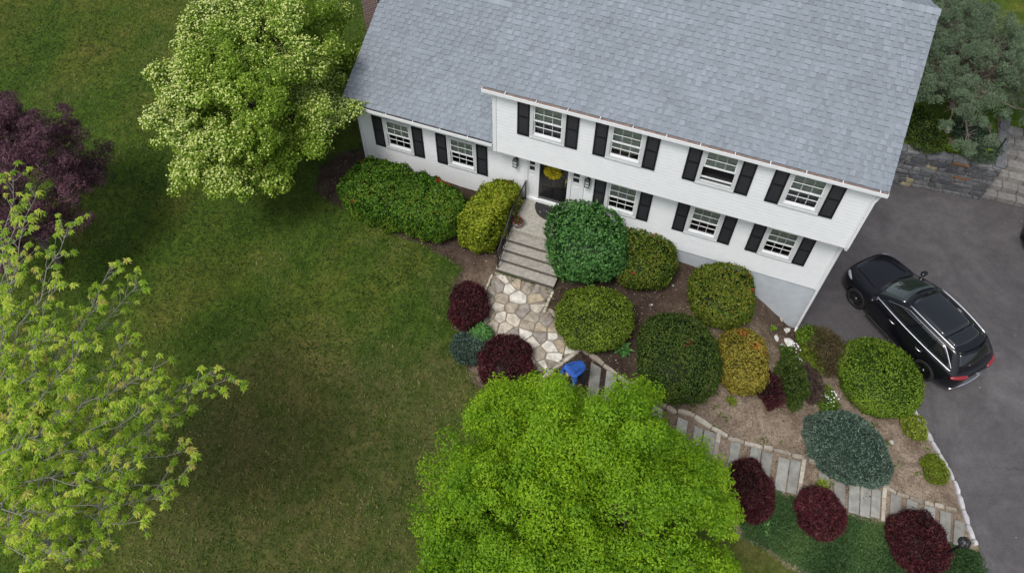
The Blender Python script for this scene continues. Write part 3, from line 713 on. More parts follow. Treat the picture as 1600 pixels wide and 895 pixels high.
# wall lanterns
def lantern(x, lab):
    t = empty('wall_lantern', (x, -.03, 1.72)); tag(t, lab, 'wall lantern', 'lanterns beside the front door')
    q = MB(); q.box(-.05, .05, 0, .02, -.14, .10); q.tube([(0, .0, .02), (0, -.08, .06), (0, -.12, .10)], .012)
    q.add([(-.09, -.21, .02), (.09, -.21, .02), (.09, -.03, .02), (-.09, -.03, .02), (0, -.12, .12)], [(0, 1, 4), (1, 2, 4), (2, 3, 4), (3, 0, 4), (3, 2, 1, 0)])
    for a, b in ((-.07, -.19), (.06, -.19), (-.07, -.06), (.06, -.06)): q.box(a, a+.012, b, b+.012, -.24, .02)
    q.box(-.075, .075, -.195, -.045, -.26, -.24); q.box(-.072, .072, -.192, -.048, -.12, -.108)
    q.build('frame', M['iron'], t); q = MB(); q.box(-.056, .056, -.176, -.064, -.238, .018); q.build('glass', M['frost'], t)
lantern(.60, 'black wall lantern left of the front door'); lantern(3.05, 'black wall lantern right of the front door, beside the shutter')

# steps
st = empty('front_steps', (1.9, -1.5, -.85)); tag(st, 'concrete front steps and landing leading up to the black door', 'steps')
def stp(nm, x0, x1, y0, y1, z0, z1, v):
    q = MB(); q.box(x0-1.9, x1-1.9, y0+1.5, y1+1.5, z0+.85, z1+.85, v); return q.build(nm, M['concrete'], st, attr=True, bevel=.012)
stp('landing', .95, 2.92, -1.5, -.06, -1.1, 0, .85)
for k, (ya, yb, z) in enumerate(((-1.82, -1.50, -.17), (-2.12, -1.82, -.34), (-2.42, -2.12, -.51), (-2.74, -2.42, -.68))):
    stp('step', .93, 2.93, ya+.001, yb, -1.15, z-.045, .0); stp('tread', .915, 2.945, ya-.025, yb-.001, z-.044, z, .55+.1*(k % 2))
# railing
rl = empty('railing', (.98, -1.3, 0)); tag(rl, 'black iron handrail with thin balusters on the left side of the steps', 'railing')
pr = [(-.16, .0), (-1.45, .0), (-2.72, -.68)]
def zrail(y): return .0 if y > -1.45 else (y+1.45)*.68/1.27
q = MB(); q.tube([(0, -.12+1.3, .90), (0, -1.45+1.3, .90), (0, -2.75+1.3, .22)], .024, 6); q.build('handrail', M['iron'], rl)
q = MB(); q.tube([(0, -.12+1.3, .12), (0, -1.45+1.3, .12), (0, -2.72+1.3, -.56)], .014, 6); q.build('bottom_rail', M['iron'], rl)
for y, b in ((-.14, 0), (-1.45, 0), (-2.72, -.70)):
    q = MB(); q.box(-.018, .018, y+1.282, y+1.318, b, zrail(y)+.91); q.build('post', M['iron'], rl)
y = -.26
while y > -2.65:
    if abs(y+1.45) > .05:
        q = MB(); q.tube([(0, y+1.3, zrail(y)+.12), (0, y+1.3, zrail(y)+.89)], .009, 5); q.build('baluster', M['iron'], rl)
    y -= .118
# door mat
def matmat():
    m, t, b = newmat('doormat'); v = N(t, 'ShaderNodeTexVoronoi', Scale=11.); c = N(t, 'ShaderNodeNewGeometry'); t.links.new(c.outputs['Position'], v.inputs['Vector'])
    r = ramp(t, [(0, (.45, .45, .43)), (.16, (.40, .40, .38)), (.2, (.022, .021, .022)), (1, (.03, .028, .028))], v.outputs['Distance']); t.links.new(r.outputs[0], b.inputs['Base Color']); b.inputs['Roughness'].default_value = .95; return m
pm = [(1.33+.0, -.13)]+[(1.93+.62*math.cos(R(180+a)), -.13+.62*math.sin(R(180+a))) for a in range(0, 181, 9)]+[(2.55, -.13)]
dm = poly_slab('doormat', [(x-1.93, y+.13) for x, y in pm[1:-1]], 0.003, .016, matmat()); dm.location = (1.98, -.14, 0.0); tag(dm, 'half round black doormat with pale dots in front of the door', 'doormat')

# ------------------------------------------------------------------ foliage tools
RS = np.random.RandomState(5)
def unit(v): return v/np.maximum(np.linalg.norm(v, axis=-1, keepdims=True), 1e-9)
class Leaves:
    def __init__(s): s.V = []; s.v = []; s.n = 0
    def quads(s, P_, Nn, L, W, tilt, v, radial=0., droop=0.):
        n = len(P_)
        Nn = unit(Nn+RS.normal(0, tilt, (n, 3)))
        t = unit(np.cross(Nn, RS.normal(0, 1, (n, 3))))
        if radial > 0:   # long axis follows the outward direction
            t2 = unit(Nn*radial+RS.normal(0, .8, (n, 3))); Nn = unit(np.cross(t2, RS.normal(0, 1, (n, 3)))); t = t2
        b = np.cross(Nn, t)
        L = (L*RS.uniform(.7, 1.3, n))[:, None]/2; W = (W*RS.uniform(.7, 1.3, n))[:, None]/2
        q = np.stack([P_-t*L, P_-b*W+t*L*.1, P_+t*L-Nn*droop*L, P_+b*W+t*L*.1], 1)
        s.V.append(q.reshape(-1, 3)); s.v.append(np.asarray(v)*np.ones(n)); s.n += n
    def build(s, name, mat, parent):
        V = np.concatenate(s.V); F = np.arange(len(V)).reshape(-1, 4); return mesh_np(name, V, F, mat, parent, np.clip(np.concatenate(s.v), 0, 1))
def wob(D, seed, freq, n=8):
    r = np.random.RandomState(seed); o = np.zeros(len(D))
    for k in range(n):
        kk = unit(r.normal(0, 1, 3))*freq*r.uniform(.6, 1.5); o += np.sin(D@kk+r.uniform(0, 6.28))
    return o/math.sqrt(n)
class Shape:
    def __init__(s, ax, p, seed, big=.05, small=.03, sf=16):
        s.ax = np.array(ax); s.p = p; s.seed = seed; s.big = big; s.small = small; s.sf = sf
    def at(s, D, k=1.):
        sc = (np.abs(D/s.ax)**s.p).sum(-1)**(-1/s.p); Q = D*sc[:, None]
        Nn = unit(np.sign(D)*np.abs(Q/s.ax)**(s.p-1)/s.ax)
        r = 1+s.big*1.5*wob(D, s.seed, 2.4)
        Q = Q*r[:, None]*k+Nn*(s.small*wob(Q, s.seed+1, s.sf, 14))[:, None]
        return Q, Nn
def bush(name, label, cat, c, ax, mat, n=9000, leaf=(.075, .045), p=2.6, rz=0., seed=1, big=.05, small=.03, sf=16, tilt=.6, radial=0., depth=.07, accents=(), group=None, sprout=.08, vmix=(.15, .7), part='foliage', hull=.84, scatter=.0):
    """c = centre of the crown's base on the ground"""
    root = empty(name, (c[0], c[1], c[2]), rz); tag(root, label, cat, group)
    sh = Shape((ax[0], ax[1], ax[2]), p, seed, big, small, sf); zc = ax[2]*.92
    D = unit(RS.normal(0, 1, (int(n*1.5), 3))*np.array([1, 1, 1])); D = D[D[:, 2] > -.75][:n]; D = unit(D*np.array([ax[0], ax[1], ax[2]])/max(ax))
    # even out density on flattened bodies
    Q, Nn = sh.at(D)
    Q = Q+Nn*(np.maximum(0, wob(Q, seed+8, 9.)-.9)*.07)[:, None]
    Q = Q-Nn*(RS.rand(len(Q))**2*depth)[:, None]
    if sprout: m_ = RS.rand(len(Q)) < .12; Q[m_] += Nn[m_]*RS.rand(m_.sum(), 1)*sprout
    if scatter: Q += RS.normal(0, scatter, Q.shape)
    v = vmix[0]+vmix[1]*(.46+.14*wob(Q, seed+5, 5.)+1.25*(RS.rand(len(Q))-.5))
    v = np.clip(v, 0, .84)
    for (dx, dy, dz, rr) in accents:
        cc = np.array([dx*ax[0], dy*ax[1], dz*ax[2]]); d = np.linalg.norm(Q-cc, axis=1); v = np.where((d < rr*(.6+.6*RS.rand(len(Q)))) & (RS.rand(len(Q)) < .7), .95, v)
    if radial == 0 and n > 8000:
        hole = wob(Q, seed+31, 6.); kp = (hole < 1.55) | (RS.rand(len(Q)) < .35); Q, Nn, v = Q[kp], Nn[kp], v[kp]
        st = (wob(Q, seed+17, 15.) > 1.75) & (RS.rand(len(Q)) < .5); Q[st] += Nn[st]*RS.uniform(.03, .16, (st.sum(), 1))+[0, 0, .02]
    lv = Leaves(); Q[:, 2] += zc
    lv.quads(Q, Nn, leaf[0], leaf[1], tilt, v, radial); lv.build(part, mat, root)
    # leafy core in the darkest leaf tone: shade between leaves painted into its colour
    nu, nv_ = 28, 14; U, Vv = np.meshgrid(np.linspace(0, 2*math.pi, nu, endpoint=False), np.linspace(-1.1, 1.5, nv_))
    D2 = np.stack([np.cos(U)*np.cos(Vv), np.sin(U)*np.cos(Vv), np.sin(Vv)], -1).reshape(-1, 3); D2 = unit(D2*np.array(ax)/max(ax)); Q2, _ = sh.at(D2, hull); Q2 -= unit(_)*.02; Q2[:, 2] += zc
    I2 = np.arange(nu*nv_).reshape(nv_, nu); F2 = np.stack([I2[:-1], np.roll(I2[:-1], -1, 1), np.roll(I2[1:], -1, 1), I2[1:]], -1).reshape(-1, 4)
    mesh_np('shade_toned_core', Q2, F2, mat, root, np.full(len(F2), .0), smooth=True)
    q = MB()
    for k in range(5):
        a = k*1.26+seed; q.tube([(0, 0, -.15), (math.cos(a)*ax[0]*.2, math.sin(a)*ax[1]*.2, zc*.5), (math.cos(a)*ax[0]*.45, math.sin(a)*ax[1]*.45, zc)], [.03, .02, .01], 5)
    q.build('stem', M['bark'], root)
    return root
M['twigcore'] = plain('leafy_twigs', (.028, .035, .014), .95, var=.4, scale=14, bump=.8)
L_hedge = leafmat('hedge_leaf', [(0, (0.008, 0.026, 0.004)), (0.42, (0.062, 0.15, 0.012)), (0.82, (0.16, 0.31, 0.03)), (0.9, (0.36, 0.07, 0.02)), (1, (0.38, 0.08, 0.03))])
L_pieris = leafmat('pieris_leaf', [(0, (0.01, 0.045, 0.01)), (0.42, (0.055, 0.175, 0.032)), (0.82, (0.14, 0.33, 0.08)), (1, (0.19, 0.4, 0.11))], gloss=.04)
L_yellow = leafmat('yellow_leaf', [(0, (0.045, 0.07, 0.006)), (0.42, (0.2, 0.27, 0.015)), (0.82, (0.42, 0.48, 0.04)), (0.9, (0.2, 0.06, 0.03)), (1, (0.2, 0.06, 0.03))])
L_yew = leafmat('yew_leaf', [(0, (0.022, 0.045, 0.005)), (0.42, (0.115, 0.185, 0.018)), (0.82, (0.25, 0.34, 0.035)), (1, (0.3, 0.38, 0.04))])
L_dark = leafmat('dark_leaf', [(0, (0.01, 0.026, 0.005)), (0.42, (0.052, 0.098, 0.016)), (0.82, (0.125, 0.19, 0.035)), (0.9, (0.16, 0.08, 0.03)), (1, (0.16, 0.08, 0.03))])
L_azal = leafmat('azalea_leaf', [(0, (0.012, 0.026, 0.004)), (0.42, (0.072, 0.125, 0.014)), (0.82, (0.19, 0.26, 0.03)), (0.9, (0.4, 0.08, 0.025)), (1, (0.45, 0.09, 0.035))])
L_orange = leafmat('orange_leaf', [(0, (0.07, 0.065, 0.012)), (0.42, (0.25, 0.215, 0.03)), (0.82, (0.42, 0.37, 0.06)), (0.9, (0.45, 0.17, 0.04)), (1, (0.45, 0.18, 0.04))])
L_bright = leafmat('bright_leaf', [(0, (0.022, 0.055, 0.006)), (0.42, (0.12, 0.215, 0.018)), (0.82, (0.25, 0.37, 0.035)), (1, (0.3, 0.42, 0.05))])
L_barb = leafmat('barberry_leaf', [(0, (0.014, 0.005, 0.007)), (0.42, (0.06, 0.013, 0.018)), (0.82, (0.15, 0.032, 0.042)), (1, (0.2, 0.05, 0.05))], gloss=.03)
L_blue = leafmat('juniper_leaf', [(0, (0.03, 0.055, 0.042)), (0.42, (0.11, 0.175, 0.13)), (0.82, (0.22, 0.31, 0.24)), (1, (0.26, 0.34, 0.28))])
L_cover = leafmat('cover_leaf', [(0, (0.018, 0.045, 0.014)), (0.45, (0.06, 0.125, 0.038)), (0.82, (0.14, 0.22, 0.07)), (0.9, (0.2, 0.3, 0.03)), (1, (0.28, 0.38, 0.04))])
L_pine_b = leafmat('brush_leaf', [(0, (.03, .05, .03)), (.45, (.09, .14, .085)), (.82, (.17, .23, .14)), (1, (.2, .25, .15))])
L_lime = leafmat('lime_leaf', [(0, (.12, .17, .015)), (.45, (.25, .32, .03)), (.82, (.38, .44, .08)), (1, (.5, .55, .2))])
L_brown = leafmat('brown_stems', [(0, (.06, .045, .02)), (.45, (.12, .095, .045)), (.82, (.19, .15, .08)), (1, (.22, .2, .12))], gloss=.02)
L_rust = leafmat('rust_stems', [(0, (.05, .035, .03)), (.45, (.10, .065, .055)), (.82, (.16, .11, .09)), (1, (.2, .15, .12))], gloss=.02)

def by_box(px, py, wpx, hpx, Hm, p=2.6):
    """ground centre and half axes of a shrub seen in a pixel box"""
    q = G(px, py, Hm*.48); v = q-CAM; dep = v@CF; a = wpx/2*dep/FPX; ang = math.asin(-(v/np.linalg.norm(v))[2])
    hv = hpx/2*dep/FPX; b = Hm*.52
    if p > 2.2: e = 2./p; ad = max(.25*a, (hv-b*math.cos(ang)*.80)/(math.sin(ang)*.95))
    else: ad = math.sqrt(max((.3*a)**2, hv**2-(b*math.cos(ang))**2))/math.sin(ang)
    return (q[0], q[1], h1(q[0], q[1])), (a, ad, b)
YR = -R(YAW)
def B(name, label, cat, box, Hm, mat, **kw):
    x0, y0, x1, y1 = box; p = kw.get('p', 2.6); c, ax = by_box((x0+x1)/2, (y0+y1)/2, x1-x0, y1-y0, Hm, p)
    return bush(name, label, cat, c, ax, mat, rz=YR, **kw)
# hedge below the wing (aligned to the house)
bush('hedge', 'long dark green clipped hedge below the wing windows', 'hedge', (-2.74, -1.74, -.66), (2.14, 1.04, .78), L_hedge, n=42000, p=3.4, seed=11, leaf=(.08, .05), big=.04, small=.06, sf=11, rz=R(-3), depth=.12, sprout=.06, accents=((-.62, -.9, .5, .12), (.45, .8, .9, .2), (.6, .75, .95, .15), (-.9, .5, .9, .12)))
bush('shrub', 'tall yellow green clipped shrub between the hedge and the step railing', 'shrub', (.16, -1.28, -.72), (.66, 1.36, .92), L_yellow, n=17000, p=4.2, seed=12, leaf=(.095, .06), small=.06, sf=13, rz=R(-10), depth=.14, sprout=.05, accents=((.2, .75, 1., .22), (.0, .2, 1., .12)))
B('shrub', 'large rounded glossy green shrub right of the front steps', 'shrub', (858, 306, 975, 452), 1.75, L_pieris, n=13000, p=2.8, seed=13, leaf=(.11, .055), small=.065, sf=12, depth=.14, sprout=.12, tilt=.75)
B('shrub', 'dark olive azalea with red tinged leaves against the house wall', 'shrub', (948, 350, 1054, 458), 1.2, L_azal, n=14000, seed=14, p=2.6, small=.025, depth=.07, accents=((.35, .5, .8, .10), (-.3, -.75, .5, .10), (-.5, -.8, .1, .10), (.3, -.8, .3, .10), (-.8, -.4, .2, .16)))
B('shrub', 'yellow green clipped yew mound beside the flagstone landing', 'shrub', (866, 441, 984, 553), .95, L_yew, n=17000, p=2.25, seed=15, leaf=(.075, .036), small=.035, depth=.06)
B('shrub', 'big dark green dome shrub in the middle of the planting bed', 'shrub', (993, 479, 1121, 630), 1.35, L_dark, n=22000, p=2.6, seed=16, leaf=(.065, .035), small=.03, depth=.06, accents=((.2, .0, 1., .15),))
B('shrub', 'rounded green azalea in front of the grey foundation', 'shrub', (1077, 406, 1181, 516), 1.1, L_azal, n=15000, p=2.7, seed=17, small=.025, vmix=(.25, .7), depth=.06, accents=((.6, -.5, .55, .08), (.8, .0, .5, .10), (.8, .5, .6, .10)))
B('shrub', 'orange and yellow leaved dome shrub below the green azalea', 'shrub', (1120, 513, 1201, 618), .95, L_orange, n=11000, p=2.6, seed=18, small=.03, depth=.07, accents=((.1, .8, .7, .22), (.4, .3, .9, .15), (.7, .2, .5, .15)))
B('shrub', 'bright green clipped dome by the driveway beside the black car', 'shrub', (1314, 531, 1436, 647), 1.0, L_bright, n=17000, p=2.15, seed=19, leaf=(.065, .036), small=.026, depth=.05)
# barberries
for (bx, lab) in (((704, 442, 762, 513), 'small dark red barberry on the lawn side of the flagstones, uppermost of the red shrubs'),
                  ((749, 521, 836, 604), 'dark red barberry at the lower left corner of the flagstones, just above the bright tree'),
                  ((1139, 720, 1206, 808), 'dark red barberry touching the right edge of the bright green tree'),
                  ((1243, 765, 1319, 838), 'crimson barberry below the slate walk, middle of the lower three'),
                  ((1385, 804, 1484, 893), 'widest dark red barberry beside the black lamp post')):
    B('barberry', lab, 'shrub', bx, .8, L_barb, n=13000, p=2.2, seed=int(bx[0]), leaf=(.11, .022), radial=1.2, small=.05, sf=10, depth=.16, sprout=.08, group='dark red barberry bushes', hull=.7, vmix=(.1, .75) if bx[0] != 1243 else (.3, .75))
B('juniper', 'wide low blue green juniper mound in the sandy bed', 'shrub', (1253, 649, 1385, 753), .42, L_blue, n=16000, p=2.8, seed=25, leaf=(.09, .03), radial=.8, small=.06, sf=9, depth=.12, sprout=.05, tilt=.9, big=.07)
B('shrub', 'small blue green low shrub between the two barberries beside the lawn', 'shrub', (708, 512, 768, 572), .5, L_blue, n=6000, p=2.3, seed=26, leaf=(.08, .03), radial=.6, small=.05, sf=9, vmix=(0, .5))
B('shrub', 'small bright green leafy plant wedged between the barberries', 'plant', (733, 506, 772, 540), .55, L_pieris, n=2500, p=2.2, seed=27, leaf=(.09, .045), small=.07, sf=8, sprout=.12, vmix=(.4, .6))
B('shrub', 'brownish grassy clump beside the downspout at the driveway', 'shrub', (1262, 514, 1322, 582), .8, L_brown, n=5000, p=2.1, seed=28, leaf=(.22, .018), radial=1.0, small=.08, depth=.25, sprout=.1, hull=.6)
B('shrub', 'small dark green bush at the foot of the downspout', 'shrub', (1243, 511, 1290, 548), .6, L_bright, n=3500, p=2.1, seed=29, leaf=(.07, .04), small=.06, depth=.15, vmix=(0, .6), hull=.7)
B('plant', 'yellow green leafy tuft left of the brownish clump', 'plant', (1250, 540, 1285, 590), .35, L_lime, n=900, p=2.1, seed=30, leaf=(.10, .04), small=.06, depth=.2, vmix=(-.1, .4), hull=.5, radial=.8)
B('shrub', 'dusky green feathery bush in the stony part of the bed', 'shrub', (1213, 560, 1258, 632), .7, L_dark, n=5000, p=2.1, seed=31, leaf=(.12, .022), radial=.9, small=.07, depth=.2, hull=.6, vmix=(.2, .7))
B('shrub', 'reddish brown twiggy bush right of the dusky feathery bush', 'shrub', (1245, 572, 1285, 628), .55, L_rust, n=4000, p=2.1, seed=32, leaf=(.15, .014), radial=.9, small=.08, depth=.25, hull=.55)
B('shrub', 'purplish dark weeping shrub next to the orange shrub', 'shrub', (1183, 578, 1220, 636), .5, L_barb, n=3500, p=2.1, seed=33, leaf=(.12, .03), radial=.8, small=.07, depth=.2, hull=.6)
B('plant', 'low plant with tiny white flowers beside the white rock', 'plant', (1219, 540, 1246, 570), .3, L_bright, n=1500, p=2.1, seed=34, leaf=(.06, .03), small=.05, vmix=(.1, .6), hull=.6)
B('plant', 'low green plant with small white flowers above the blue juniper', 'plant', (1277, 606, 1311, 656), .3, L_bright, n=2500, p=2.1, seed=35, leaf=(.06, .025), small=.05, vmix=(.1, .6), hull=.7)
B('plant', 'pale lime mound on the kerb of the bed, upper of two', 'plant', (1410, 647, 1448, 685), .3, L_lime, n=2200, p=2.1, seed=36, leaf=(.08, .035), small=.05, vmix=(0, .8), hull=.6, radial=.6, group='lime green mounds at the driveway')
B('plant', 'yellow lime mound near the kerb, lower of two', 'plant', (1440, 711, 1479, 753), .32, L_lime, n=2500, p=2.2, seed=37, leaf=(.06, .03), small=.04, vmix=(-.1, .6), hull=.7, radial=.4, group='lime green mounds at the driveway')
B('shrub', 'low grey green brush along the top of the retaining wall, left part', 'shrub', (1412, 168, 1475, 232), .5, L_dark, n=5000, p=2.1, seed=51, leaf=(.11, .03), radial=.7, small=.07, depth=.2, hull=.6)
B('shrub', 'low grey green brush behind the retaining wall, right part', 'shrub', (1490, 185, 1558, 245), .5, L_pine_b, n=5000, p=2.1, seed=52, leaf=(.12, .025), radial=.7, small=.07, depth=.2, hull=.6)
# strap-leaved and small plants
def rosette(name, label, cat, px, py, n, L, Wd, mat, h=.18, seed=1, vm=(.3, .5)):
    q = G(px, py); root = empty(name, tuple(q)); tag(root, label, cat); lv = Leaves(); r = np.random.RandomState(seed)
    V = []; vv = []
    for k in range(n):
        a = r.uniform(0, 6.28); l = L*r.uniform(.6, 1.2); r0 = r.uniform(0, L*.5); a0 = r.uniform(0, 6.28); o = np.array([math.cos(a0)*r0, math.sin(a0)*r0, h*r.uniform(.3, .8)]); d = np.array([math.cos(a), math.sin(a), r.uniform(.1, .7)]); sdr = np.array([-math.sin(a), math.cos(a), 0])*Wd*r.uniform(.7, 1.2)/2
        V += [o, o+d*l*.5-sdr, o+d*l-np.array([0, 0, .25*l]), o+d*l*.5+sdr]; vv.append(r.uniform(vm[0], vm[0]+vm[1]))
    mesh_np('foliage', np.array(V), np.arange(len(V)).reshape(-1, 4), mat, root, vv)
    s_ = MB()
    for k in range(6): a = k*1.05; s_.tube([(0, 0, -.03), (math.cos(a)*L*.4, math.sin(a)*L*.4, h)], .008, 4)
    s_.build('stem', M['twig'], root); return root
rosette('hosta', 'hosta with pale edged leaves at the foot of the yew mound', 'plant', 972, 547, 70, .26, .11, L_pieris, .2, 1, (.3, .7))
rosette('plant', 'small pale green leafy plant below the orange shrub', 'plant', 1141, 628, 90, .16, .07, L_lime, .2, 2, (-.1, .6))
rosette('plant', 'tiny green plant on the bare soil near the foundation corner', 'plant', 1207, 515, 60, .12, .05, L_bright, .15, 3)
rosette('weed', 'yellow green weeds behind the crimson barberry', 'plant', 1283, 762, 50, .2, .09, L_lime, .25, 4, (0, .5))
rosette('weed', 'yellow green weed in front of the crimson barberry', 'plant', 1291, 840, 30, .18, .09, L_lime, .15, 5, (0, .5))
rosette('weed', 'light green weeds in the ground cover below the leftmost lower barberry', 'plant', 1192, 826, 60, .2, .08, L_pieris, .2, 6, (.5, .5))
rosette('weed', 'light green weeds scattered right of the crimson barberry', 'plant', 1338, 845, 40, .15, .07, L_pieris, .12, 7, (.5, .5))
rosette('plant', 'bright green plant above the stone retaining wall', 'plant', 1535, 240, 110, .25, .10, L_bright, .3, 8, (.3, .7))
rosette('plant', 'green leafy plant left of the bright one above the stone retaining wall', 'plant', 1484, 236, 70, .28, .11, L_bright, .3, 9, (.1, .5))
def flowers(root_px, n, spread, h, label, seed):
    q = G(*root_px); r = np.random.RandomState(seed); V = []
    for k in range(n):
        o = np.array([r.normal(0, spread), r.normal(0, spread), h+r.uniform(-.03, .05)]); a = r.uniform(0, 6.28); c, s_ = math.cos(a)*.028, math.sin(a)*.028
        V += [o+(c, s_, 0), o+(-s_, c, .004), o+(-c, -s_, 0), o+(s_, -c, .004)]
    return np.array(V)+q
M['petal'] = plain('white_petal', (.8, .8, .82), .6, var=.02)
for px_, sp_, nm in (((1236, 552), .12, 'low plant with tiny white flowers beside the white rock'), ((1294, 628), .13, 'low green plant with small white flowers above the blue juniper')):
    V = flowers(px_, 26, sp_, .28, '', 3)
    par = [o for o in bpy.data.objects if o.get('label') == nm][0]
    bpy.context.view_layer.update(); mi_ = par.matrix_world.inverted(); V = np.array([tuple(mi_ @ Vector(q)) for q in V]); mesh_np('flowers', V, np.arange(len(V)).reshape(-1, 4), M['petal'], par)

# ground cover bed (nobody could count it)
def cover(name, poly, n, mat, h, leaf, label, cat, seed, vm=(.1, .7), kind='stuff', bx=None):
    r = np.random.RandomState(seed); x0, x1 = min(p[0] for p in poly), max(p[0] for p in poly); y0, y1 = min(p[1] for p in poly), max(p[1] for p in poly)
    X = r.uniform(x0, x1, n*3); Y = r.uniform(y0, y1, n*3); m_ = sdist(X, Y, poly) < .08*r.normal(0, 1, n*3); X, Y = X[m_][:n], Y[m_][:n]
    Q = np.c_[X, Y, H(X, Y)]; mound = wob(Q, seed, 3.)*.3+.7; edge = np.clip(-sdist(X, Y, poly)/.25, .15, 1)
    Q[:, 2] += h*edge*(.55+.45*mound)*r.uniform(.35, 1, len(X))
    Nn = np.tile([0, 0, 1.], (len(Q), 1)); v = vm[0]+vm[1]*(.5+.25*wob(Q, seed+3, 4.)+.4*(r.rand(len(Q))-.5)); v = np.clip(v, 0, .84)
    v = np.where((wob(Q, seed+9, 1.8) > 1.75) & (r.rand(len(Q)) < .6), .95, v)
    lv = Leaves(); lv.quads(Q, Nn, leaf[0], leaf[1], .75, v, radial=0); o = lv.build(name, mat, None); tag(o, label, cat, kind=kind); return o
COV = [tuple(G(*p)[:2]) for p in [(1155,800),(1180,772),(1215,772),(1251,784),(1320,806),(1380,822),(1440,843),(1475,860),(1500,852),(1528,862),(1540,900),(1545,960),(1330,940),(1262,893),(1205,858),(1165,838)]]
cover('ground_cover', COV, 70000, L_cover, .22, (.07, .035), 'dense dark green creeping ground cover along the slate walk', 'ground cover', 4)

# ------------------------------------------------------------------ rocks
def rock(px, py, sz, v, label, dims=(1, .8, .6), seed=0):
    q = G(px, py); bm = bmesh.new(); bmesh.ops.create_icosphere(bm, subdivisions=2, radius=1); r = np.random.RandomState(seed+int(px))
    D = np.array([tuple(x.co) for x in bm.verts]); k = 1+.16*wob(D, int(px), 2.2)+.06*wob(D, int(px)+3, 6.)
    for vv, kk in zip(bm.verts, k): vv.co = Vector((vv.co.x*dims[0], vv.co.y*dims[1], max(vv.co.z, -.4)*dims[2]))*float(kk)*sz
    me = bpy.data.meshes.new('rock'); bm.to_mesh(me); bm.free(); me.materials.append(M['rock']); a = me.attributes.new('v', 'FLOAT', 'FACE'); a.data.foreach_set('value', np.full(len(me.polygons), v, np.float32))
    o = bpy.data.objects.new('rock', me); COL.objects.link(o); o.location = tuple(q); o.rotation_euler = (0, 0, r.uniform(0, 6.28)); tag(o, label, 'rock'); return o
rock(1231, 536, .20, 1., 'flat white rock above the tiny white flowers', (1.1, .9, .5))
rock(1246, 560, .16, .95, 'white pointed rock right of the tiny white flowers', (.8, 1.3, .5))
rock(1221, 497, .14, .6, 'tan rock beside the foundation, uppermost of the stony edge', (.8, 1, .6))
rock(1228, 517, .13, .85, 'pale rock on the stony slope, second from the foundation', (.7, 1.3, .6))
rock(1213, 529, .13, .9, 'pale rock left of the flat white rock', (1, .7, .6)); rock(1222, 540, .10, .4, 'small grey rock just left of the flat white rock')
rock(1213, 588, .16, .6, 'beige rock between the purplish and dusky bushes', (1, .8, .5))
rock(1283, 600, .13, .8, 'pinkish rock above the white flowered plant', (.9, .8, .5))
rock(1393, 691, .11, .7, 'single pale rock on bare soil right of the blue juniper')
rock(1331, 659, .08, .3, 'grey rock on the top rim of the blue juniper, left one'); rock(1338, 656, .09, .35, 'grey rock on the top rim of the blue juniper, middle one'); rock(1342, 662, .07, .5, 'grey rock on the top rim of the blue juniper, right one')
rock(1497, 246, .17, .65, 'round tan rock on top of the retaining wall'); rock(1478, 203, .2, .75, 'tall pale rock in the terrace bed above the retaining wall', (.8, .8, 1.2))
rock(1018, 476, .05, .9, 'small white pebble on dark soil between the azalea and the dome shrub'); rock(1051, 446, .05, .6, 'small brown pebble on dark soil by the house wall')
rock(1265, 570, .08, .6, 'small tan rock between the flowering plant and the brownish clump')

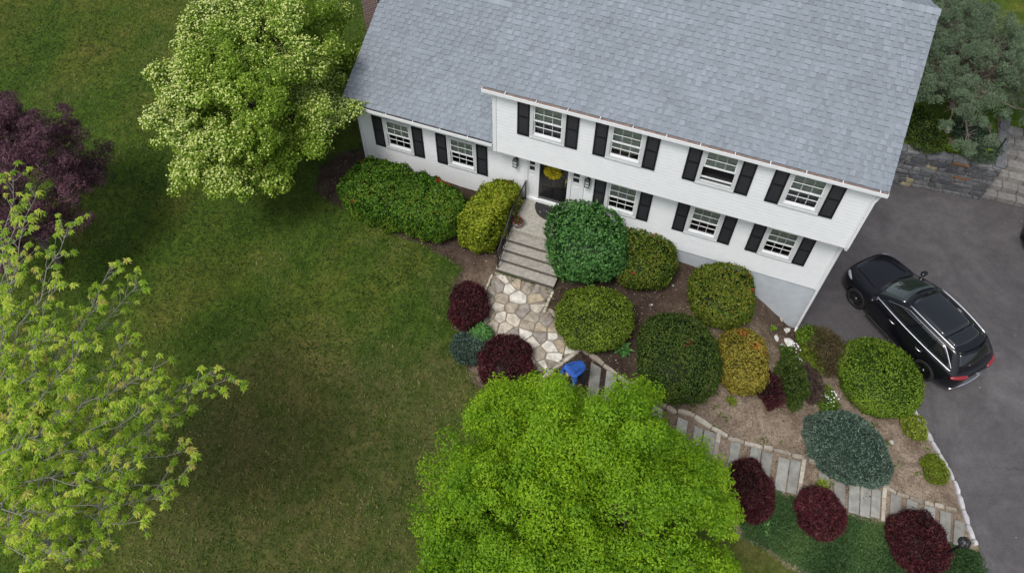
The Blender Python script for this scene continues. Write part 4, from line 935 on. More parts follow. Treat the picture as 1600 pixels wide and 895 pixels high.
# ------------------------------------------------------------------ retaining wall and stone steps
def dry_wall(name, label, a, b, z0, z1a, z1b, th, seed):
    root = empty(name, (a[0], a[1], z0)); tag(root, label, 'stone wall')
    rg = random.Random(seed); A_ = Vector((a[0], a[1], 0)); Bv = Vector((b[0], b[1], 0)); d = (Bv-A_); L = d.length; d.normalize(); nrm = Vector((d.y, -d.x, 0))
    q = MB()
    z = z0
    core = MB(); 
    V = [A_+nrm*-.0+Vector((0, 0, z0-.1)), Bv+Vector((0, 0, z0-.1)), Bv-nrm*th+Vector((0, 0, z0-.1)), A_-nrm*th+Vector((0, 0, z0-.1))]; V2 = [V[0]+Vector((0, 0, z1a-z0)), V[1]+Vector((0, 0, z1b-z0)), V[2]+Vector((0, 0, z1b-z0)), V[3]+Vector((0, 0, z1a-z0))]
    core.add([tuple(x-Vector(root.location)) for x in V+V2], [(0, 3, 2, 1), (4, 5, 6, 7), (0, 1, 5, 4), (1, 2, 6, 5), (2, 3, 7, 6), (3, 0, 4, 7)]); core.build('mortar', M['joint'], root)
    def stone(s0, s1, za, zb, out, v, depth0=.0, depth1=None):
        w_ = (s1-s0)/2; cz = (za+zb)/2; hh = (zb-za)/2; c = A_+d*((s0+s1)/2); pts = []
        for (u_, t_) in ((-1, -.75), (-.75, -1), (.75, -1), (1, -.7), (1, .75), (.7, 1), (-.75, 1), (-1, .7)):
            pts.append((u_*w_*rg.uniform(.93, 1.03), t_*hh*rg.uniform(.9, 1.05)))
        V = [c+d*u_+Vector((0, 0, cz+t_))+nrm*-.05 for u_, t_ in pts]+[c+d*u_*.97+Vector((0, 0, cz+t_*.95))+nrm*out*rg.uniform(.6, 1) for u_, t_ in pts]+[c+d*u_*.8+Vector((0, 0, cz+t_*.75))+nrm*out*rg.uniform(1.1, 1.35) for u_, t_ in pts]
        n = 8; F = [(i, (i+1) % n, n+(i+1) % n, n+i) for i in range(n)]+[(n+i, n+(i+1) % n, 2*n+(i+1) % n, 2*n+i) for i in range(n)]+[tuple(2*n+i for i in range(n))]
        q.add([tuple(x-Vector(root.location)) for x in V], F, v)
    zz = z0
    while zz < max(z1a, z1b)-.05:
        hgt = rg.uniform(.14, .26); s_ = -rg.uniform(0, .2)
        while s_ < L:
            l_ = rg.uniform(.2, .7); zt = z1a+(z1b-z1a)*(s_+l_/2)/L
            if zz+hgt*.4 < zt:
                v = rg.choice([rg.uniform(0, .8)]*22+[.93, 1.0]); 
                if rg.random() < .25: m_ = hgt*rg.uniform(.4, .6); stone(max(0, s_)+.008, min(L, s_+l_)-.008, zz+.006, zz+m_-.006, .04, v); stone(max(0, s_)+.008, min(L, s_+l_)-.008, zz+m_+.006, min(zz+hgt, zt)-.006, .04, rg.uniform(0, .8))
                else: stone(max(0, s_)+.008, min(L, s_+l_)-.008, zz+.006, min(zz+hgt, zt)-.006, rg.uniform(.03, .07), v)
            s_ += l_
        zz += hgt
    q.build('stones', M['wallstone'], root, attr=True)
    # cap stones
    s_ = 0
    while s_ < L-.05:
        l_ = min(rg.uniform(.35, .8), L-s_); zt = z1a+(z1b-z1a)*(s_+l_/2)/L; c = A_+d*(s_+l_/2)-nrm*(th/2-.03); cb = MB(); stone_mesh(cb, (0, 0, 0), (d.x, d.y, (z1b-z1a)/L), l_-.02, th*1.05, .07, rg.uniform(.5, .82), .1, rg); o = cb.build('cap_stone', M['wallstone'], root, attr=True); o.location = c+Vector((0, 0, zt-.005))-Vector(root.location); s_ += l_
    return root
dry_wall('retaining_wall', 'grey dry stone retaining wall behind the driveway', (10.98, 8.06), (16.75, 8.60), DRIVE_Z, -1.12, -1.2, .45, 3)
ss = empty('stone_steps', (17.6, 8.7, DRIVE_Z)); tag(ss, 'grey stone steps climbing beside the retaining wall at the right edge', 'steps')
for k in range(7):
    q = MB(); x = 16.78+.0
    y0 = 8.70+k*.36; z = DRIVE_Z+.235*(k+1)
    while x < 19.2:
        l_ = rnd.uniform(.5, .9); q.box(x-17.6, x+l_-.015-17.6, y0-8.7+rnd.uniform(-.02, .02), y0+.5-8.7, z-.235-DRIVE_Z, z-DRIVE_Z+rnd.uniform(-.01, .01), rnd.uniform(.2, .8)); x += l_
    q.build('step', M['stepstone'], ss, attr=True, bevel=.02)
dry_wall('stone_wall', 'low stone cheek wall left of the stone steps', (16.50, 11.2), (16.50, 8.62), -1.4, -.75, -1.12, .36, 5)
q = MB(); q.tube([(0, 0, -.1), (0, 0, .95)], .025, 6); q.lathe([(0, 1.0), (.04, .98), (.045, .95), (0, .93)], 10); o = q.build('post', M['iron'], None); g_ = P(1557, 262, -1.0); o.location = (16.35, 9.0, -1.05); tag(o, 'thin dark iron post on the wall left of the stone steps', 'post')
q = MB(); q.lathe([(.15, 0), (.17, .12), (.19, .13), (.19, .16), (.15, .16), (.14, .05), (0, .05)], 16); o = q.build('planter_pot', plain('terracotta', (.16, .11, .085), .9), None, smooth=True); g_ = G(1484, 225); o.location = tuple(g_); tag(o, 'round brown pot half hidden in the terrace bed', 'pot')

# ------------------------------------------------------------------ potted flowers on the landing
pt = empty('flower_pot', (1.12, -1.55, 0)); 
pz = 0.0; pt.location = (1.16, -1.36, 0.001); tag(pt, 'whitewashed flower pot with red and green plant on the landing', 'flower pot')
q = MB(); q.lathe([(0, 0), (.10, 0), (.155, .22), (.17, .22), (.17, .26), (.14, .26), (.13, .22), (0, .22)], 20); q.build('pot', plain('old_pot', (.42, .38, .36), .9, var=.3, scale=10), pt, smooth=True)
lv = Leaves(); D = unit(RS.normal(0, 1, (500, 3))); D[:, 2] = np.abs(D[:, 2]); lv.quads(D*.17*RS.uniform(.5, 1, (500, 1))+[0, 0, .26], D, .06, .03, .6, RS.uniform(0, .8, 500)); lv.build('plant', L_dark, pt)
lv = Leaves(); D = unit(RS.normal(0, 1, (60, 3))); D[:, 2] = np.abs(D[:, 2]); lv.quads(D*.18+[0, 0, .28], D, .05, .04, .4, RS.uniform(0, .8, 60)); lv.build('blossoms', leafmat('red_blossom', [(0, (.25, .03, .05)), (1, (.4, .08, .1))]), pt)
# wreath
wrt = empty('wreath', (1.86, -.07, 1.60)); tag(wrt, 'yellow flower wreath hanging on the black front door', 'wreath')
q = MB(); q.tube([(math.cos(a)*.19, 0, math.sin(a)*.19) for a in np.linspace(0, 6.283, 25)], .025, 6); q.build('ring', M['twig'], wrt)
lv = Leaves(); A_ = RS.uniform(0, 6.28, 1500); rr = .19+RS.normal(0, .055, 1500); Q = np.c_[np.cos(A_)*rr, -np.abs(RS.normal(0, .04, 1500)), np.sin(A_)*rr]; lv.quads(Q, np.tile([0, -1., 0], (1500, 1)), .07, .03, .6, RS.rand(1500)); lv.build('blossoms', leafmat('yellow_blossom', [(0, (.20, .20, .01)), (.5, (.50, .42, .02)), (1, (.75, .62, .03))]), wrt)

# ------------------------------------------------------------------ lamp post
g_ = P(1468, 872, -2.72); lp = empty('lamp_post', (g_[0], g_[1], -2.75)); tag(lp, 'black garden lamp post with globe lantern behind the widest barberry', 'lamp post')
q = MB(); q.lathe([(.09, 0), (.09, .06), (.045, .12), (.04, .2), (.035, 1.25), (.055, 1.28), (.055, 1.31), (.03, 1.34)], 12); q.build('post', M['iron'], lp, smooth=True)
q = MB()
for k in range(8):
    a = k*math.pi/4; q.tube([(math.cos(a)*.06, math.sin(a)*.06, 1.34), (math.cos(a)*.135, math.sin(a)*.135, 1.44), (math.cos(a)*.15, math.sin(a)*.15, 1.54), (math.cos(a)*.11, math.sin(a)*.11, 1.62), (0, 0, 1.68)], .014, 5)
for zz_, rr_ in ((1.35, .07), (1.5, .155), (1.60, .13)): q.tube([(math.cos(a)*rr_, math.sin(a)*rr_, zz_) for a in np.linspace(0, 6.283, 17)], .012, 5)
q.lathe([(0, 1.74), (.03, 1.70), (.05, 1.66), (.03, 1.65), (0, 1.65)], 10)
q.build('lantern_cage', M['iron'], lp); q = MB(); q.lathe([(0, 1.35), (.05, 1.36), (.11, 1.44), (.12, 1.53), (.08, 1.61), (0, 1.64)], 14); q.build('lantern_glass', plain('smoked_glass', (.12, .13, .14), .15), lp, smooth=True)
#@@MORE@@
# ------------------------------------------------------------------ trees
def limb(q, a, b, r0, r1, rg, sag=.0, n=6, wob_=.12):
    a, b = Vector(a), Vector(b); L = (b-a).length; pts = []
    for i in range(n+1):
        t = i/n; p = a.lerp(b, t); p.z += sag*math.sin(math.pi*t)*L
        if 0 < i < n: p += Vector((rg.uniform(-1, 1), rg.uniform(-1, 1), rg.uniform(-1, 1)))*wob_*L/n*1.2
        pts.append(p)
    q.tube(pts, [r0+(r1-r0)*i/n for i in range(n+1)], 6, cap=False); return pts
def blob_tree(name, label, base, cz, ax, nb, br, nleaf, leaf, mat, bark, seed, trunk_r=.18, flat=.75, vmix=(.1, .75), tilt=.6, lowcut=-.45, radial=0, limbs=26, extra=(), core=.35, edge_j=.12, blobfn=None, updown=.35, rz=0, droop=.3, sep=.7, subs=13, twn=4, lr=.38, skip=None):
    root = empty(name, (base[0], base[1], base[2]), rz); tag(root, label, 'tree')
    rg = random.Random(seed); r = np.random.RandomState(seed); c0 = np.array([0, 0, cz-base[2]]); Bl = []
    k = 0
    while len(Bl) < nb and k < nb*120:
        k += 1; d = unit(r.normal(0, 1, 3))
        if d[2] < lowcut: continue
        f = 1-core*r.rand()**2.2; f *= 1+edge_j*math.sin(d@np.array([3.1, 2.3, 1.7])*2+seed)+r.normal(0, .035)
        c = c0+d*np.array(ax)*f; R_ = r.uniform(*br)
        if skip is not None and skip(c+np.array(base), R_, rz): continue
        if all(np.linalg.norm(c-b[0]) > sep*min(R_, b[1]) for b in Bl): Bl.append((c, R_))
    for (e, R_) in extra: Bl.append((np.array(e), R_))
    lv = Leaves(); AQ = []; AN = []; tot = sum(b[1]**2 for b in Bl)
    for bi, (c, R_) in enumerate(Bl):
        n = int(nleaf*R_*R_/tot); m_ = max(6, int(subs*r.uniform(.8, 1.2))); SD = unit(r.normal(0, 1, (m_, 3))+np.array([0, 0, updown])); SR = R_*r.uniform(.26, .50, m_); SC = SD*(R_*r.uniform(.45, .98, m_))[:, None]*np.array([1, 1, flat])
        pk = r.choice(m_, n, p=SR**2/(SR**2).sum()); D = unit(r.normal(0, 1, (n, 3))+np.array([0, 0, updown])); sh = 1+.18*wob(D+SC[pk], bi+seed*7, 3.5)
        Q = SC[pk]+D*(SR[pk]*sh*(1-.5*r.rand(n)**1.5))[:, None]*np.array([1, 1, .8])
        tb_ = r.normal(0, .10, m_)[pk]; v = vmix[0]+vmix[1]*(.5+.14*wob(Q+c, seed+2, 1.1)+tb_+.5*(r.rand(n)-.5))
        lv.quads(Q+c, D+SD[pk]*.4+[0, 0, .4], leaf[0], leaf[1], tilt, np.clip(v, 0, 1), radial, droop); AQ.append(Q+c); AN.append(D+SD[pk]*.5)
    lv.build('crown', mat, root)
    q = MB(); th = c0[2]-ax[2]*.35
    tp = limb(q, (0, 0, -.2), (rg.uniform(-.15, .15), rg.uniform(-.15, .15), max(.6, th)), trunk_r, trunk_r*.7, rg, 0, 5, .05)
    q.build('trunk', bark, root); q = MB(); top = tp[-1]
    order = list(range(len(Bl))); rg.shuffle(order)
    for i in order[:limbs]:
        c = Vector(Bl[i][0]); s0 = top.lerp(Vector((0, 0, max(.4, th*.5))), rg.random()*.6); p = limb(q, s0, c, trunk_r*lr, .014, rg, .06)
        for _ in range(twn):
            e = p[rg.randrange(3, 7)]; limb(q, e, e+Vector((rg.gauss(0, 1), rg.gauss(0, 1), rg.gauss(.4, .6))).normalized()*Bl[i][1]*1.05, .011, .004, rg, n=4)
    q.build('limbs', bark, root)
    return root, np.concatenate(AQ), unit(np.concatenate(AN))
L_maple = leafmat('spring_maple_leaf', [(0, (0.07, 0.19, 0.006)), (0.4, (0.19, 0.36, 0.01)), (0.75, (0.32, 0.5, 0.014)), (1, (0.44, 0.6, 0.03))], trans=.42, gloss=.03)
L_dog = leafmat('dogwood_leaf', [(0, (0.06, 0.13, 0.008)), (0.42, (0.2, 0.33, 0.022)), (0.82, (0.38, 0.52, 0.055)), (1, (0.46, 0.58, 0.09))], trans=.38, gloss=.04)
L_cream = leafmat('dogwood_bract', [(0, (0.42, 0.52, 0.1)), (0.5, (0.6, 0.66, 0.22)), (1, (0.8, 0.82, 0.46))], trans=.25, gloss=.03)
L_purple = leafmat('purple_maple_leaf', [(0, (0.035, 0.014, 0.024)), (0.45, (0.115, 0.046, 0.072)), (0.82, (0.22, 0.095, 0.135)), (1, (0.3, 0.14, 0.18))], trans=.25, gloss=.05)
L_box = leafmat('young_maple_leaf', [(0, (0.1, 0.2, 0.01)), (0.4, (0.29, 0.46, 0.028)), (0.75, (0.52, 0.66, 0.06)), (0.92, (0.62, 0.68, 0.12)), (1, (0.52, 0.42, 0.13))], trans=.42, gloss=.04)
L_pine = leafmat('pine_needles', [(0, (0.038, 0.065, 0.034)), (0.45, (0.135, 0.2, 0.115)), (0.82, (0.23, 0.31, 0.19)), (1, (0.27, 0.33, 0.22))], trans=.2, gloss=.04)
def ctr(px, py, z): q = P(px, py, z); return q
def scale_at(q): return (q-CAM)@CF/FPX
# bright tree in front
def gap_above(c, R_, rz_):
    d = c-np.array([q0[0], q0[1], h1(q0[0], q0[1])]); ca, sa = math.cos(rz_), math.sin(rz_); cw = np.array([q0[0]+d[0]*ca-d[1]*sa, q0[1]+d[0]*sa+d[1]*ca, c[2]])
    px, py = PX(cw); rp = R_/((cw-CAM)@CF)*FPX
    out = [(640,1100),(632,800),(655,725),(690,640),(740,606),(790,584),(845,574),(880,592),(925,600),(960,586),(1005,592),(1062,636),(1105,672),(1150,745),(1182,815),(1165,870),(1160,1100)]
    return sdist(np.array([px]), np.array([py]), out)[0] > -rp*.88
q0 = ctr(907, 805, 2.6); s_ = scale_at(q0)
blob_tree('maple_tree', 'big dense bright green tree in front of the flagstones, cut off by the bottom edge', (q0[0], q0[1], h1(q0[0], q0[1])), 2.6, (232*s_, 215*s_, 2.9), 125, (.42, .95), 330000, (.072, .038), L_maple, M['bark'], 3, .24, .8, vmix=(.0, .85), rz=YR, lowcut=-.3, tilt=.7, limbs=60, edge_j=.16, sep=.62, subs=15, skip=gap_above)
# dogwood
def clear_eave(c, R_, rz_):
    d = c-np.array([q0[0], q0[1], h1(q0[0], q0[1])]); ca, sa = math.cos(rz_), math.sin(rz_); cw = np.array([q0[0]+d[0]*ca-d[1]*sa, q0[1]+d[0]*sa+d[1]*ca, c[2]])
    px, py = PX(cw); rp = R_/((cw-CAM)@CF)*FPX*.9
    return px+rp > (566 if py+rp > 130 else 592)
q0 = ctr(411, 133, 2.9); s_ = scale_at(q0)
rt, AQ_, AN_ = blob_tree('dogwood_tree', 'flowering dogwood with cream blossoms beside the left end of the house', (q0[0], q0[1], h1(q0[0], q0[1])), 2.9, (138*s_, 182*s_, 2.4), 165, (.42, .85), 240000, (.085, .045), L_dog, M['bark'], 8, .16, .55, vmix=(.0, .75), rz=YR, lowcut=-.45, limbs=36, edge_j=.10, sep=.5, core=.5, updown=.5, skip=clear_eave)
r = np.random.RandomState(4); fl = Leaves()
rich = np.clip(.42+.30*np.sin(AQ_[:, 0]*.9+AQ_[:, 1]*1.3+.8)+.22*wob(AQ_, 77, 1.6)-.12*AQ_[:, 0]/3, .03, 1)
ok = (AN_[:, 2] > .05) & (r.rand(len(AQ_)) < rich*.52); Q = AQ_[ok]+AN_[ok]*.03+[0, 0, .03]
fl.quads(Q, AN_[ok]+[0, 0, 1.2], .066, .06, .45, np.clip(r.uniform(0, .7, len(Q))+.3*(rich[ok]-.5), 0, 1))
fl.build('blossoms', L_cream, rt)
# purple maple
q0 = ctr(6, 300, 1.9); s_ = scale_at(q0)
blob_tree('japanese_maple', 'dark purple leaved maple at the left edge of the lawn', (q0[0], q0[1], h1(q0[0], q0[1])), 1.9, (122*s_, 150*s_, 2.1), 125, (.32, .70), 160000, (.075, .026), L_purple, M['bark'], 14, .14, .6, rz=YR, lowcut=-.4, limbs=30, tilt=.8, edge_j=.1)
# wispy pine on the terrace
def clear_steps(c, R_, rz_):
    d = c-np.array([q0[0], q0[1], h1(q0[0], q0[1])]); ca, sa = math.cos(rz_), math.sin(rz_); cw = np.array([q0[0]+d[0]*ca-d[1]*sa, q0[1]+d[0]*sa+d[1]*ca, c[2]])
    px, py = PX(cw); rp = R_/((cw-CAM)@CF)*FPX
    return px+rp > 1568 and py+rp > 205
q0 = ctr(1518, 118, .7); s_ = scale_at(q0)
blob_tree('pine_tree', 'wispy blue green pine above the retaining wall behind the house', (q0[0], q0[1], h1(q0[0], q0[1])), .8, (118*s_, 158*s_, 1.6), 190, (.24, .50), 120000, (.10, .018), L_pine, M['bark'], 21, .13, .6, rz=YR, lowcut=-.3, limbs=110, radial=.7, tilt=.9, edge_j=.1, core=.6, twn=14, lr=.2, skip=clear_steps)
q0 = ctr(1440, 30, .2); s_ = scale_at(q0)
blob_tree('pine_tree', 'smaller blue green pine tucked against the right roof edge', (q0[0]+.9, q0[1]-.2, h1(q0[0]+.9, q0[1])), .3, (62*s_, 95*s_, 1.1), 60, (.24, .48), 40000, (.10, .018), L_pine, M['bark'], 22, .10, .6, rz=YR, lowcut=-.3, limbs=40, radial=.7, tilt=.9, core=.6, twn=12, lr=.2)
# open young maple at the lower left, branches seen from above
tb = ctr(-110, 735, 4.0); tz = h1(tb[0], tb[1]); yt = empty('maple_tree', (tb[0], tb[1], tz)); tag(yt, 'open yellow green tree with long pale bare branches at the lower left edge', 'tree')
rg = random.Random(12); q = MB(); off = Vector((tb[0], tb[1], tz))
limb(q, (0, 0, -.2), (.1, .1, 4.2), .2, .13, rg, 0, 6, .04); limb(q, (.1, .1, 4.1), (-.2, .2, 7.0), .13, .05, rg); q.build('trunk', M['palebark'], yt)
TG = [(20,268,6.0),(60,300,5.6),(108,350,6),(222,440,5.0),(175,412,5.4),(158,470,5.6),(95,445,6.2),(212,522,5.0),(268,560,5.2),(362,590,4.6),(340,575,4.8),(300,636,4.8),(296,702,4.8),(285,745,4.8),(255,778,5.0),(228,812,5.2),(80,812,6.0),(150,865,4.6),(60,520,7.0),(120,600,7.0),(180,650,6.6),(70,690,7.6),(55,885,6.0),(22,400,7.0),(10,470,7.2),(240,620,5.8),(200,740,6.2),(130,760,6.8),(20,600,7.8),(40,820,6.8),(130,540,6.4),(160,700,6.0),(210,690,5.6),(30,340,6.4),(15,730,7.6),(100,640,5.5),(50,760,5.6),(95,870,5.6),(170,800,5.4),(250,680,5.2),(60,600,5.6),(10,540,6),(140,500,5.2),(230,580,5.2),(90,500,6.0),(30,650,6.6),(190,600,5.0),(-30,430,6),(-40,560,7),(-60,860,6)]
q = MB(); ros = []
for (px, py, z) in TG:
    e = Vector(P(px, py, z))-off; s0 = Vector((rg.uniform(-.1, .2), rg.uniform(-.1, .2), rg.uniform(2.2, 5.4))); p = limb(q, s0, e, .030, .006, rg, .05, 10, .18); L = (e-s0).length
    ros.append((e, .13, (e-s0).normalized()))
    nt_ = int(L/.185)
    for k in range(nt_):
        t = rg.uniform(.28, 1.0); i = min(9, int(t*10)); b0 = p[i].lerp(p[i+1], t*10-i); d = (p[i+1]-p[i]).normalized(); side = Vector((-d.y, d.x, rg.uniform(-.3, .5)))*(1 if k % 2 else -1)
        l = rg.uniform(.25, .85)*(1.15-t*.5); e2 = b0+(d*.8+side*.8+Vector((0, 0, .15))).normalized()*l; limb(q, b0, e2, .008, .004, rg, .0, 4, .15)
        ros.append((e2, rg.uniform(.08, .13), (e2-b0).normalized()))
        if l > .35: ros.append((b0.lerp(e2, .55)+Vector((rg.uniform(-.08, .08), rg.uniform(-.08, .08), .02)), rg.uniform(.06, .10), (e2-b0).normalized()))
q.build('limbs', plain('grey_bark', (.20, .195, .165), .85, var=.3, scale=12), yt)
V = []; vv = []; r = np.random.RandomState(2)
for (c, R_, d) in ros:
    c = np.array(c); base_v = r.uniform(.2, .9) if r.rand() < .97 else .98
    for lay, (n, rr_, dz) in enumerate(((12, 1., -.3), (10, .78, .0), (8, .5, .35))):
        a0 = r.uniform(0, 6.28)
        for k in range(n):
            a = a0+k*6.283/n+r.normal(0, .2); u = np.array([math.cos(a), math.sin(a), dz+r.normal(0, .2)]); sd_ = np.array([-math.sin(a), math.cos(a), r.normal(0, .3)]); l = R_*rr_*r.uniform(.55, 1.05); w_ = l*.19; o = c+u*l*.12
            V += [o, o+u*l*.5-sd_*w_, o+u*l-np.array([0, 0, .30*l]), o+u*l*.5+sd_*w_]; vv.append(np.clip(base_v+r.normal(0, .12), 0, 1))
mesh_np('crown', np.array(V), np.arange(len(V)).reshape(-1, 4), L_box, yt, vv)

# ------------------------------------------------------------------ car
def paint():
    m, t, b = newmat('black_car_paint'); b.inputs['Base Color'].default_value = (.006, .006, .009, 1); b.inputs['Roughness'].default_value = .22; b.inputs['Coat Weight'].default_value = .55; b.inputs['Coat Roughness'].default_value = .02; b.inputs['Specular IOR Level'].default_value = .25
    n = noise(t, 3.0, 3); bm = N(t, 'ShaderNodeBump', Strength=.03, Distance=.02); t.links.new(n.outputs[0], bm.inputs['Height']); t.links.new(bm.outputs[0], b.inputs['Normal']); return m
C_p = paint()
C_g = plain('car_glass', (.008, .010, .012), .03, spec=.5, coat=.6); C_ws = plain('windscreen_glass', (.022, .032, .028), .04, spec=.8, coat=1)
C_t = plain('tyre', (.012, .012, .012), .85); C_r = plain('rim_alloy', (.20, .20, .21), .35, metal=1); C_red = plain('tail_light', (.24, .006, .010), .12, coat=1, var=.2, scale=15)
C_hl = plain('head_light', (.35, .37, .4), .08, coat=1); C_pl = plain('black_cladding', (.018, .018, .018), .6)
def make_car():
    root = empty('parked_car', (0, 0, 0))
    # lower body: stations along x, cross-section rings
    ST = [(2.36,.46,.40,.74),(2.30,.66,.28,.84),(2.12,.84,.24,.93),(1.80,.925,.22,.985),(1.45,.945,.22,1.02),(1.05,.945,.22,1.065),(.5,.945,.22,1.075),(0,.945,.22,1.08),(-.6,.945,.22,1.085),(-1.1,.95,.22,1.10),(-1.45,.95,.24,1.11),(-1.85,.92,.28,1.10),(-2.12,.86,.32,1.07),(-2.26,.76,.36,1.0),(-2.33,.60,.42,.90)]
    V = []; 
    for (x, w_, zb, zt) in ST:
        half = [(0, zb), (w_*.86, zb), (w_*.97, zb+.10), (w_*1.0, zb+(zt-zb)*.45), (w_*.985, zb+(zt-zb)*.72), (w_*.945, zt-.065), (w_*.86, zt-.015), (w_*.45, zt+.012), (0, zt+.02)]
        ring = half+[(-a, b) for a, b in half[-2:0:-1]]
        V += [(x, a, b) for a, b in ring]
    n = 16; F = []
    for i in range(len(ST)-1):
        for j in range(n): F.append((i*n+j, (i+1)*n+j, (i+1)*n+(j+1) % n, i*n+(j+1) % n))
    F.append(tuple(range(n))); F.append(tuple((len(ST)-1)*n+j for j in range(n))[::-1])
    bd = mesh_np('body', V, F, C_p, None, smooth=True); add_sub(bd, 2)
    cut = MB()
    for x in (1.45, -1.42):
        for s in (1, -1): cut.lathe([(0, 0), (.41, 0), (.41, .5), (0, .5)], 28, Matrix.Translation((x, s*(.66 if s > 0 else .66), .36)) @ Matrix.Rotation(R(-90*s), 4, 'X'))
    cb = cut.build('cutter', C_pl)
    bmm = bmesh.new(); bmm.from_mesh(cb.data); bmesh.ops.remove_doubles(bmm, verts=bmm.verts, dist=1e-4); bmesh.ops.recalc_face_normals(bmm, faces=bmm.faces); bmm.to_mesh(cb.data); bmm.free()
    md = bd.modifiers.new('c', 'BOOLEAN'); md.object = cb; md.operation = 'DIFFERENCE'; md.solver = 'EXACT'
    dg = bpy.context.evaluated_depsgraph_get(); me = bpy.data.meshes.new_from_object(bd.evaluated_get(dg)); bd.modifiers.clear(); bd.data = me
    bpy.data.objects.remove(cb); bd.parent = root
    me.materials.clear(); me.materials.append(C_p); me.polygons.foreach_set('material_index', np.zeros(len(me.polygons), np.int32))
    # cabin surface functions
    def lp(a, b, t): return a+(b-a)*t
    def zt(t): return lp(1.04, 1.545, t)
    def wf(t): return lp(.835, .665, t)
    def wr_(t): return lp(.80, .62, t)
    def xf(t): return lp(1.22, .30, t)+.05*math.sin(math.pi*t)
    def xr(t): return lp(-2.20, -1.82, t)-.03*math.sin(math.pi*t)
    def front(q_, t): return (xf(t)-.16*q_*q_, q_*wf(t), zt(t))
    def rear(q_, t): return (xr(t)+.12*q_*q_, q_*wr_(t), zt(t))
    def side(s, t, sg):
        x = lp(xf(t)-.16, xr(t)+.12, s); y = lp(wf(t), wr_(t), s)+.075*4*s*(1-s)*lp(1, .6, t); return (x, sg*y, zt(t)+.035*4*s*(1-s)*t)
    def roof(q_, s):
        x, y, z = side(s, 1, 1); xx = lp(front(q_, 1)[0], rear(q_, 1)[0], s); return (xx, q_*y, z+.055*(1-q_*q_)*(.35+.65*4*s*(1-s)))
    def patch(name, fn, us, ts, mat, off=0., par=root, smooth=True):
        nu, nt2 = len(us), len(ts); Vp = np.array([fn(u, t) for t in ts for u in us]).reshape(nt2, nu, 3)
        du = np.gradient(Vp, axis=1); dt = np.gradient(Vp, axis=0); nn = unit(np.cross(du, dt)); cen = np.array([-.4, 0, .9]); sg = np.sign(((Vp-cen)*nn).sum(-1, keepdims=True)); Vp = Vp+nn*sg*off
        I_ = np.arange(nu*nt2).reshape(nt2, nu); F_ = np.stack([I_[:-1, :-1], I_[:-1, 1:], I_[1:, 1:], I_[1:, :-1]], -1).reshape(-1, 4)
        o = mesh_np(name, Vp.reshape(-1, 3), F_, mat, par, smooth=smooth); 
        sd2 = o.modifiers.new('t', 'SOLIDIFY'); sd2.thickness = .004; sd2.offset = -1
        return o
    ls = lambda a, b, n_: list(np.linspace(a, b, n_))
    # closed painted cabin in one mesh
    parts = []
    Vc = []; Fc = []
    def addp(fn, us, ts):
        k = len(Vc); nu = len(us)
        for t in ts:
            for u in us: Vc.append(fn(u, t))
        for j in range(len(ts)-1):
            for i in range(nu-1): Fc.append((k+j*nu+i, k+j*nu+i+1, k+(j+1)*nu+i+1, k+(j+1)*nu+i))
    addp(front, ls(-1, 1, 11), ls(-.1, 1, 8)); addp(rear, ls(-1, 1, 11), ls(-.1, 1, 8))
    for sg in (1, -1): addp(lambda u, t, sg=sg: side(u, t, sg), ls(0, 1, 17), ls(-.1, 1, 8))
    addp(roof, ls(-1, 1, 11), ls(0, 1, 17))
    cabm = bpy.data.meshes.new('cabin'); cabm.from_pydata(Vc, [], Fc); bmm = bmesh.new(); bmm.from_mesh(cabm); bmesh.ops.remove_doubles(bmm, verts=bmm.verts, dist=.004); bmesh.ops.recalc_face_normals(bmm, faces=bmm.faces)
    for f_ in bmm.faces: f_.smooth = True
    bmm.to_mesh(cabm); bmm.free(); cabm.materials.append(C_p); co = bpy.data.objects.new('cabin', cabm); COL.objects.link(co); co.parent = root
    patch('windscreen', front, ls(-.90, .90, 11), ls(.10, .93, 7), C_ws, .006)
    patch('rear_window', rear, ls(-.84, .84, 11), ls(.28, .92, 6), C_g, .006)
    patch('sunroof', roof, ls(-.80, .80, 11), ls(.04, .70, 9), C_g, .003); patch('roof_panel', roof, ls(-.80, .80, 11), ls(.715, .90, 5), C_g, .003)
    q = MB(); q.tube([(roof(u, 1.0)[0]-.10+.10*u*u, u*.60, roof(u, 1.0)[2]-.005) for u in ls(-1, 1, 9)], .03, 6); q.build('spoiler', C_p, root, smooth=True)
    for sg in (1, -1):
        hi = lambda s: min(.90, .35+ (s-.035)*9) if s < .1 else (.90 if s < .80 else .90-.62*((s-.80)/.155)**1.6)
        ss_ = ls(.045, .955, 22)
        def fn(u, t, sg=sg): 
            top_ = max(.12, hi(u)); return side(u, .10+(top_-.10)*t, sg)
        patch('side_window', fn, ss_, ls(0, 1, 5), C_g, .006)
        q = MB(); q.tube([tuple(np.array(side(s, .085, sg))+[0, sg*.012, 0]) for s in ls(.02, .965, 24)], .018, 5); q.tube([tuple(np.array(side(s, hi(s)+.015, sg))+[0, sg*.010, 0]) for s in ls(.80, .965, 10)], .010, 5); q.build('chrome_trim', M['chrome'], root)
        q = MB(); q.tube([tuple(np.array(side(s, hi(s)+.03, sg))+[0, sg*.008, .0]) for s in ls(.04, .80, 20)], .006, 5); q.build('upper_trim', M['chrome'], root)
        for s in (.42, .70): 
            q = MB(); q.tube([tuple(np.array(side(s-(.01), t, sg))+[0, sg*.010, 0]) for t in ls(.1, .9, 6)], .016, 4); q.build('pillar', C_p, root)
        q = MB(); pts = [tuple(np.array(roof(sg*.93, s))+[0, 0, .035]) for s in ls(.05, .93, 16)]; q.tube([tuple(np.array(pts[0])-[0, 0, .03])]+pts+[tuple(np.array(pts[-1])-[0, 0, .03])], .025, 6); q.build('roof_rail', M['chrome'], root, smooth=True)
